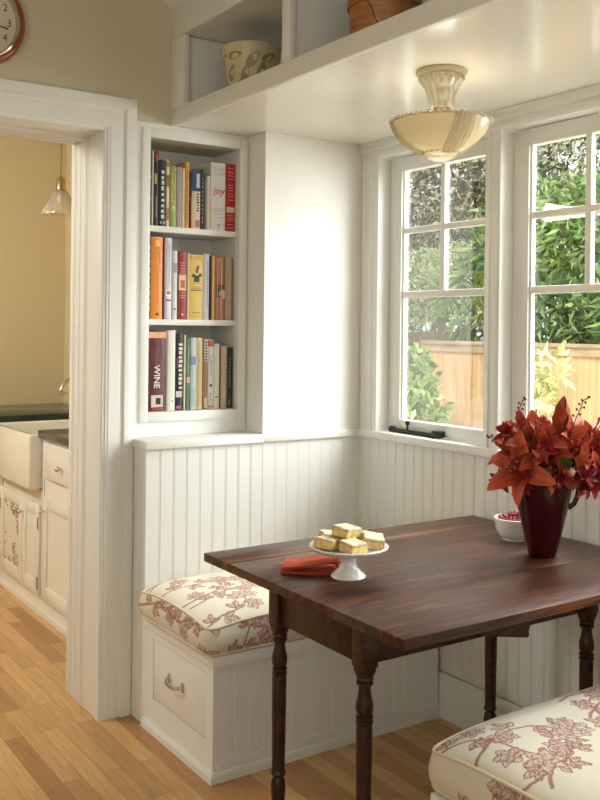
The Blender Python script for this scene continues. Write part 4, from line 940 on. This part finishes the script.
b=NB(); lathe(b,[(.03,.12),(.032,.13),(.024,.135),(.024,.185),(.012,.2),(.0,.205)],pc,20); obj('socket_cap',b,M['brass'],pd)
b=NB(); tube(b,[pc+Vector((0,0,.2)),pc+Vector((0,0,.61))],.0045,8); obj('rod',b,M['brass'],pd)
b=NB(); ball(b,pc+Vector((0,0,.085)),.022,10,1.3); obj('bulb',b,M['white_china'],pd)

# ------------------------------------------------------------------ garden outside
b=NB(); box(b,1.16,30,-25,25,-.75,-.55); o=struct('ground',b,M['bounce_ground'],'garden ground outside the windows, lightened to bounce light','ground')
XF=4.6; FZ=1.305
fn=thing('fence','pale cedar board fence with weathered top rail outside the windows','fence',(XF,1,-.55))
b=NB(); box(b,XF-.035,XF+.03,-4,3.62,FZ-.03,FZ); box(b,XF-.02,XF+.0,-4,3.62,FZ-.1,FZ-.031); obj('top_rail',b,M['rail'],fn)
rng=random.Random(4)
yy=3.62; b=NB()
while yy>-4:
    w=.146; box(b,XF,XF+.02+rng.uniform(-.004,.004),yy-w+.004,yy,-.55,FZ-.032); yy-=w
obj('boards',b,M['fence'],fn)
fn2=thing('fence','dark fence turning away behind the left window shrub','fence',(5.4,4.6,-.55))
b=NB(); yy=7.0
while yy>3.7:
    box(b,5.2,5.22,yy-.15,yy-.004,-.55,FZ+.03); yy-=.15
obj('boards',b,M['dfence'],fn2)
b=NB(); box(b,5.17,5.23,3.7,7.0,FZ+.0305,FZ+.08); obj('top_rail',b,M['dfence'],fn2)
def foliage(name,label,cat,blobs,n,L,Wd,pal,seed,trunk=None,group=None,droop=.3):
    rg=np.random.default_rng(seed); c0=np.array(blobs[0][0]); base=(c0[0],c0[1],-.55)
    root=thing(name,label,cat,base,group)
    V=[];F=[];Cc=[]; pal=[np.array(lin(p)[:3]) for p in pal]
    wts=np.array([b_[1][0]*b_[1][1]*b_[1][2] for b_ in blobs]); wts=wts/wts.sum()
    for k in range(n):
        bi=rg.choice(len(blobs),p=wts); c,rad=blobs[bi]
        v=rg.normal(size=3); v/=np.linalg.norm(v); q=np.array(c)+v*np.array(rad)*rg.uniform(.45,1.0)**.5
        d=rg.normal(size=3)*.8+v*.6; d[2]-=droop; d/=np.linalg.norm(d); s=np.cross(d,rg.normal(size=3)); s/=np.linalg.norm(s); nn=np.cross(d,s)
        l=L*rg.uniform(.6,1.25); w=Wd*rg.uniform(.7,1.2); i0=len(V)
        q=q-np.array(base)
        V+= [q,q+d*l*.45+s*w*.5+nn*w*.15,q+d*l-nn*l*.15,q+d*l*.45-s*w*.5+nn*w*.15]
        F+= [(i0,i0+1,i0+2),(i0,i0+2,i0+3)]
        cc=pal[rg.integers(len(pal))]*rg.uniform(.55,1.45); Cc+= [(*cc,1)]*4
    pyobj('foliage',V,F,M['leaf'],root,Cc,smooth=0)
    if trunk:
        b=NB()
        for pts,r0 in trunk: tube(b,pts,[r0*(1-.6*i/(len(pts)-1)) for i in range(len(pts))],8)
        obj('trunk',b,M['bark'],root)
    return root
GT='trees and shrubs beyond the fence'
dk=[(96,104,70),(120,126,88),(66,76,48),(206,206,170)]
brt=[(122,154,80),(150,180,104),(100,134,70),(176,200,132)]
mid=[(88,118,76),(108,138,90),(72,100,64),(138,162,114)]
pale=[(178,186,146),(206,208,176),(150,158,116),(226,222,196)]
yel=[(206,206,150),(220,218,170),(180,188,116),(228,224,190)]
lt=[(160,186,124),(186,206,146),(134,164,100),(212,224,182)]
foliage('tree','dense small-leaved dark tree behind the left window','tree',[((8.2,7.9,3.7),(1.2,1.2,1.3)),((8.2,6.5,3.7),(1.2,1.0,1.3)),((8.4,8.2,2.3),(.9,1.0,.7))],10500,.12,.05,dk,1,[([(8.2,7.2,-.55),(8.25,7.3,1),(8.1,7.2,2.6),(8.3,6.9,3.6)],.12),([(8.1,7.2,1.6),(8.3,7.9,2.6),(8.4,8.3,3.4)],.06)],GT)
foliage('tree','pale sparse tree behind the left window above the fence corner','tree',[((6.5,5.75,1.95),(.4,.5,.5)),((6.5,5.2,2.05),(.4,.5,.45))],2300,.09,.04,pale+lt,2,[([(6.5,5.6,-.55),(6.55,5.6,.8),(6.45,5.5,1.9)],.05)],GT)
foliage('shrub','long-leaved shrub drooping over the fence in the left window','shrub',[((5.1,3.45,1.72),(.3,.42,.38)),((5.1,3.2,1.95),(.3,.35,.35))],900,.18,.04,mid+brt,3,[([(5.1,3.4,-.55),(5.1,3.45,.9),(5.05,3.4,1.8)],.04)],GT,droop=.7)
foliage('shrub','broad-leaved green shrub in front of the fence, left window','shrub',[((4.0,3.02,.5),(.3,.26,.55)),((4.0,3.05,.95),(.22,.2,.3))],1000,.11,.055,lt+brt,4,[([(4,3.02,-.55),(4.02,3.02,0),(3.95,3.0,.7)],.025)],'shrubs in front of the fence')
foliage('tree','bright green laurel behind the fence in the lily window','tree',[((5.9,3.4,2.35),(.6,.6,.6)),((5.9,2.5,2.3),(.6,.7,.62)),((5.9,1.4,2.2),(.6,.8,.6))],5200,.16,.05,brt+lt,5,[([(5.9,2.6,-.55),(5.9,2.6,.9),(5.85,2.8,2.2)],.06),([(5.9,2.6,1.1),(5.9,2.0,1.9)],.04)],GT,droop=.35)
foliage('shrub','deep green long-leaved hedge just over the fence, lily window','shrub',[((5.1,2.45,1.5),(.32,.7,.36)),((5.1,1.3,1.5),(.32,.8,.36))],3000,.16,.05,mid+mid+brt,6,[([(5.1,2.2,-.55),(5.1,2.2,.8),(5.1,2.3,1.5)],.05)],GT,droop=.6)
foliage('tree','tall pale speckled tree filling the top of the lily window','tree',[((8.4,5.4,3.75),(1.0,1.1,1.0)),((8.4,4.2,3.7),(1.0,1.2,1.0)),((8.4,2.9,3.6),(1.0,1.2,1.0))],7000,.12,.05,pale+dk,7,[([(8.4,4.4,-.55),(8.4,4.5,1.4),(8.3,4.9,3.2)],.1),([(8.4,4.4,1.6),(8.5,3.8,2.8),(8.5,3.2,3.6)],.06)],GT)
foliage('shrub','pale yellow variegated shrub in front of the fence, lily window','shrub',[((3.9,1.60,.85),(.2,.16,.4)),((3.9,1.45,1.15),(.1,.16,.12)),((3.9,1.6,.3),(.22,.2,.4))],620,.12,.06,yel,8,[([(3.9,1.6,-.55),(3.9,1.6,.2),(3.9,1.55,1.0)],.02)],'shrubs in front of the fence')
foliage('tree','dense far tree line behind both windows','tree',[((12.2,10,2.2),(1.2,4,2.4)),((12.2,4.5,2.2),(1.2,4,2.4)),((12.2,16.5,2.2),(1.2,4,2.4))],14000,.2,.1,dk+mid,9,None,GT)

# ------------------------------------------------------------------ light
w=bpy.data.worlds.new('World'); S.world=w; w.use_nodes=True
bg=w.node_tree.nodes['Background']; bg.inputs[0].default_value=(.95,.98,1,1); bg.inputs[1].default_value=1.3
def area(name,loc,to,sx,sy,power,col):
    l=bpy.data.lights.new(name,'AREA'); l.shape='RECTANGLE'; l.size=sx; l.size_y=sy; l.energy=power; l.color=col
    o=bpy.data.objects.new(name,l); C.objects.link(o); o.location=loc; o.rotation_euler=(Vector(to)-Vector(loc)).to_track_quat('-Z','Y').to_euler(); return o
area('window_daylight',(2.7,-1.5,3.6),(.6,-1.0,1.0),3.2,1.8,330,(.93,.985,1))
area('garden_daylight',(3.1,-2.5,2.1),(.3,-.7,1.25),3.0,2.4,255,(.93,.985,1))
area('room_side_fill',(-3.9,-3.2,1.7),(.3,-1.0,1.2),2.4,1.8,28,(1,.99,.94))  # added room fill from the left; no window is built there
area('room_back_fill',(-1.2,-5.0,1.8),(.2,-.5,1.3),2.4,1.6,14,(1,.98,.92))  # added room fill from behind the camera, not from an actual window
area('kitchen_cabinet_fill',(-1.7,1.4,2.5),(.1,1.5,.6),.8,.8,46,(1,.96,.88))  # added light tilted at the cabinets, with no fixture behind it
pl=bpy.data.lights.new('lamp_bulb','POINT'); pl.energy=.7; pl.color=(1,.98,.92); pl.shadow_soft_size=.04
po=bpy.data.objects.new('lamp_bulb',pl); C.objects.link(po); po.location=lc+Vector((0,0,-.185))
sun=bpy.data.lights.new('sun','SUN'); sun.energy=2.0; sun.angle=R(12); sun.color=(1,.96,.88)
so=bpy.data.objects.new('sun',sun); C.objects.link(so); so.rotation_euler=(R(38),0,R(-75))

# ------------------------------------------------------------------ camera
cam=bpy.data.cameras.new('Camera'); co=bpy.data.objects.new('Camera',cam); C.objects.link(co); S.camera=co
co.location=(-1.391,-3.159,1.40)
yaw,roll=R(-33.976),R(-.635)
co.rotation_euler=(Matrix.Rotation(yaw,3,'Z')@Matrix.Rotation(PI/2,3,'X')@Matrix.Rotation(-roll,3,'Z')).to_euler()
cam.sensor_fit='VERTICAL'; cam.sensor_height=24; cam.lens=933.1148*24/800
cam.shift_y=-(400-328.806)/800; cam.clip_start=.02
try:
    S.view_settings.view_transform='Standard'; S.view_settings.look='None'
except Exception: pass
S.view_settings.exposure=.3; S.view_settings.gamma=1; S.view_settings.use_curve_mapping=False
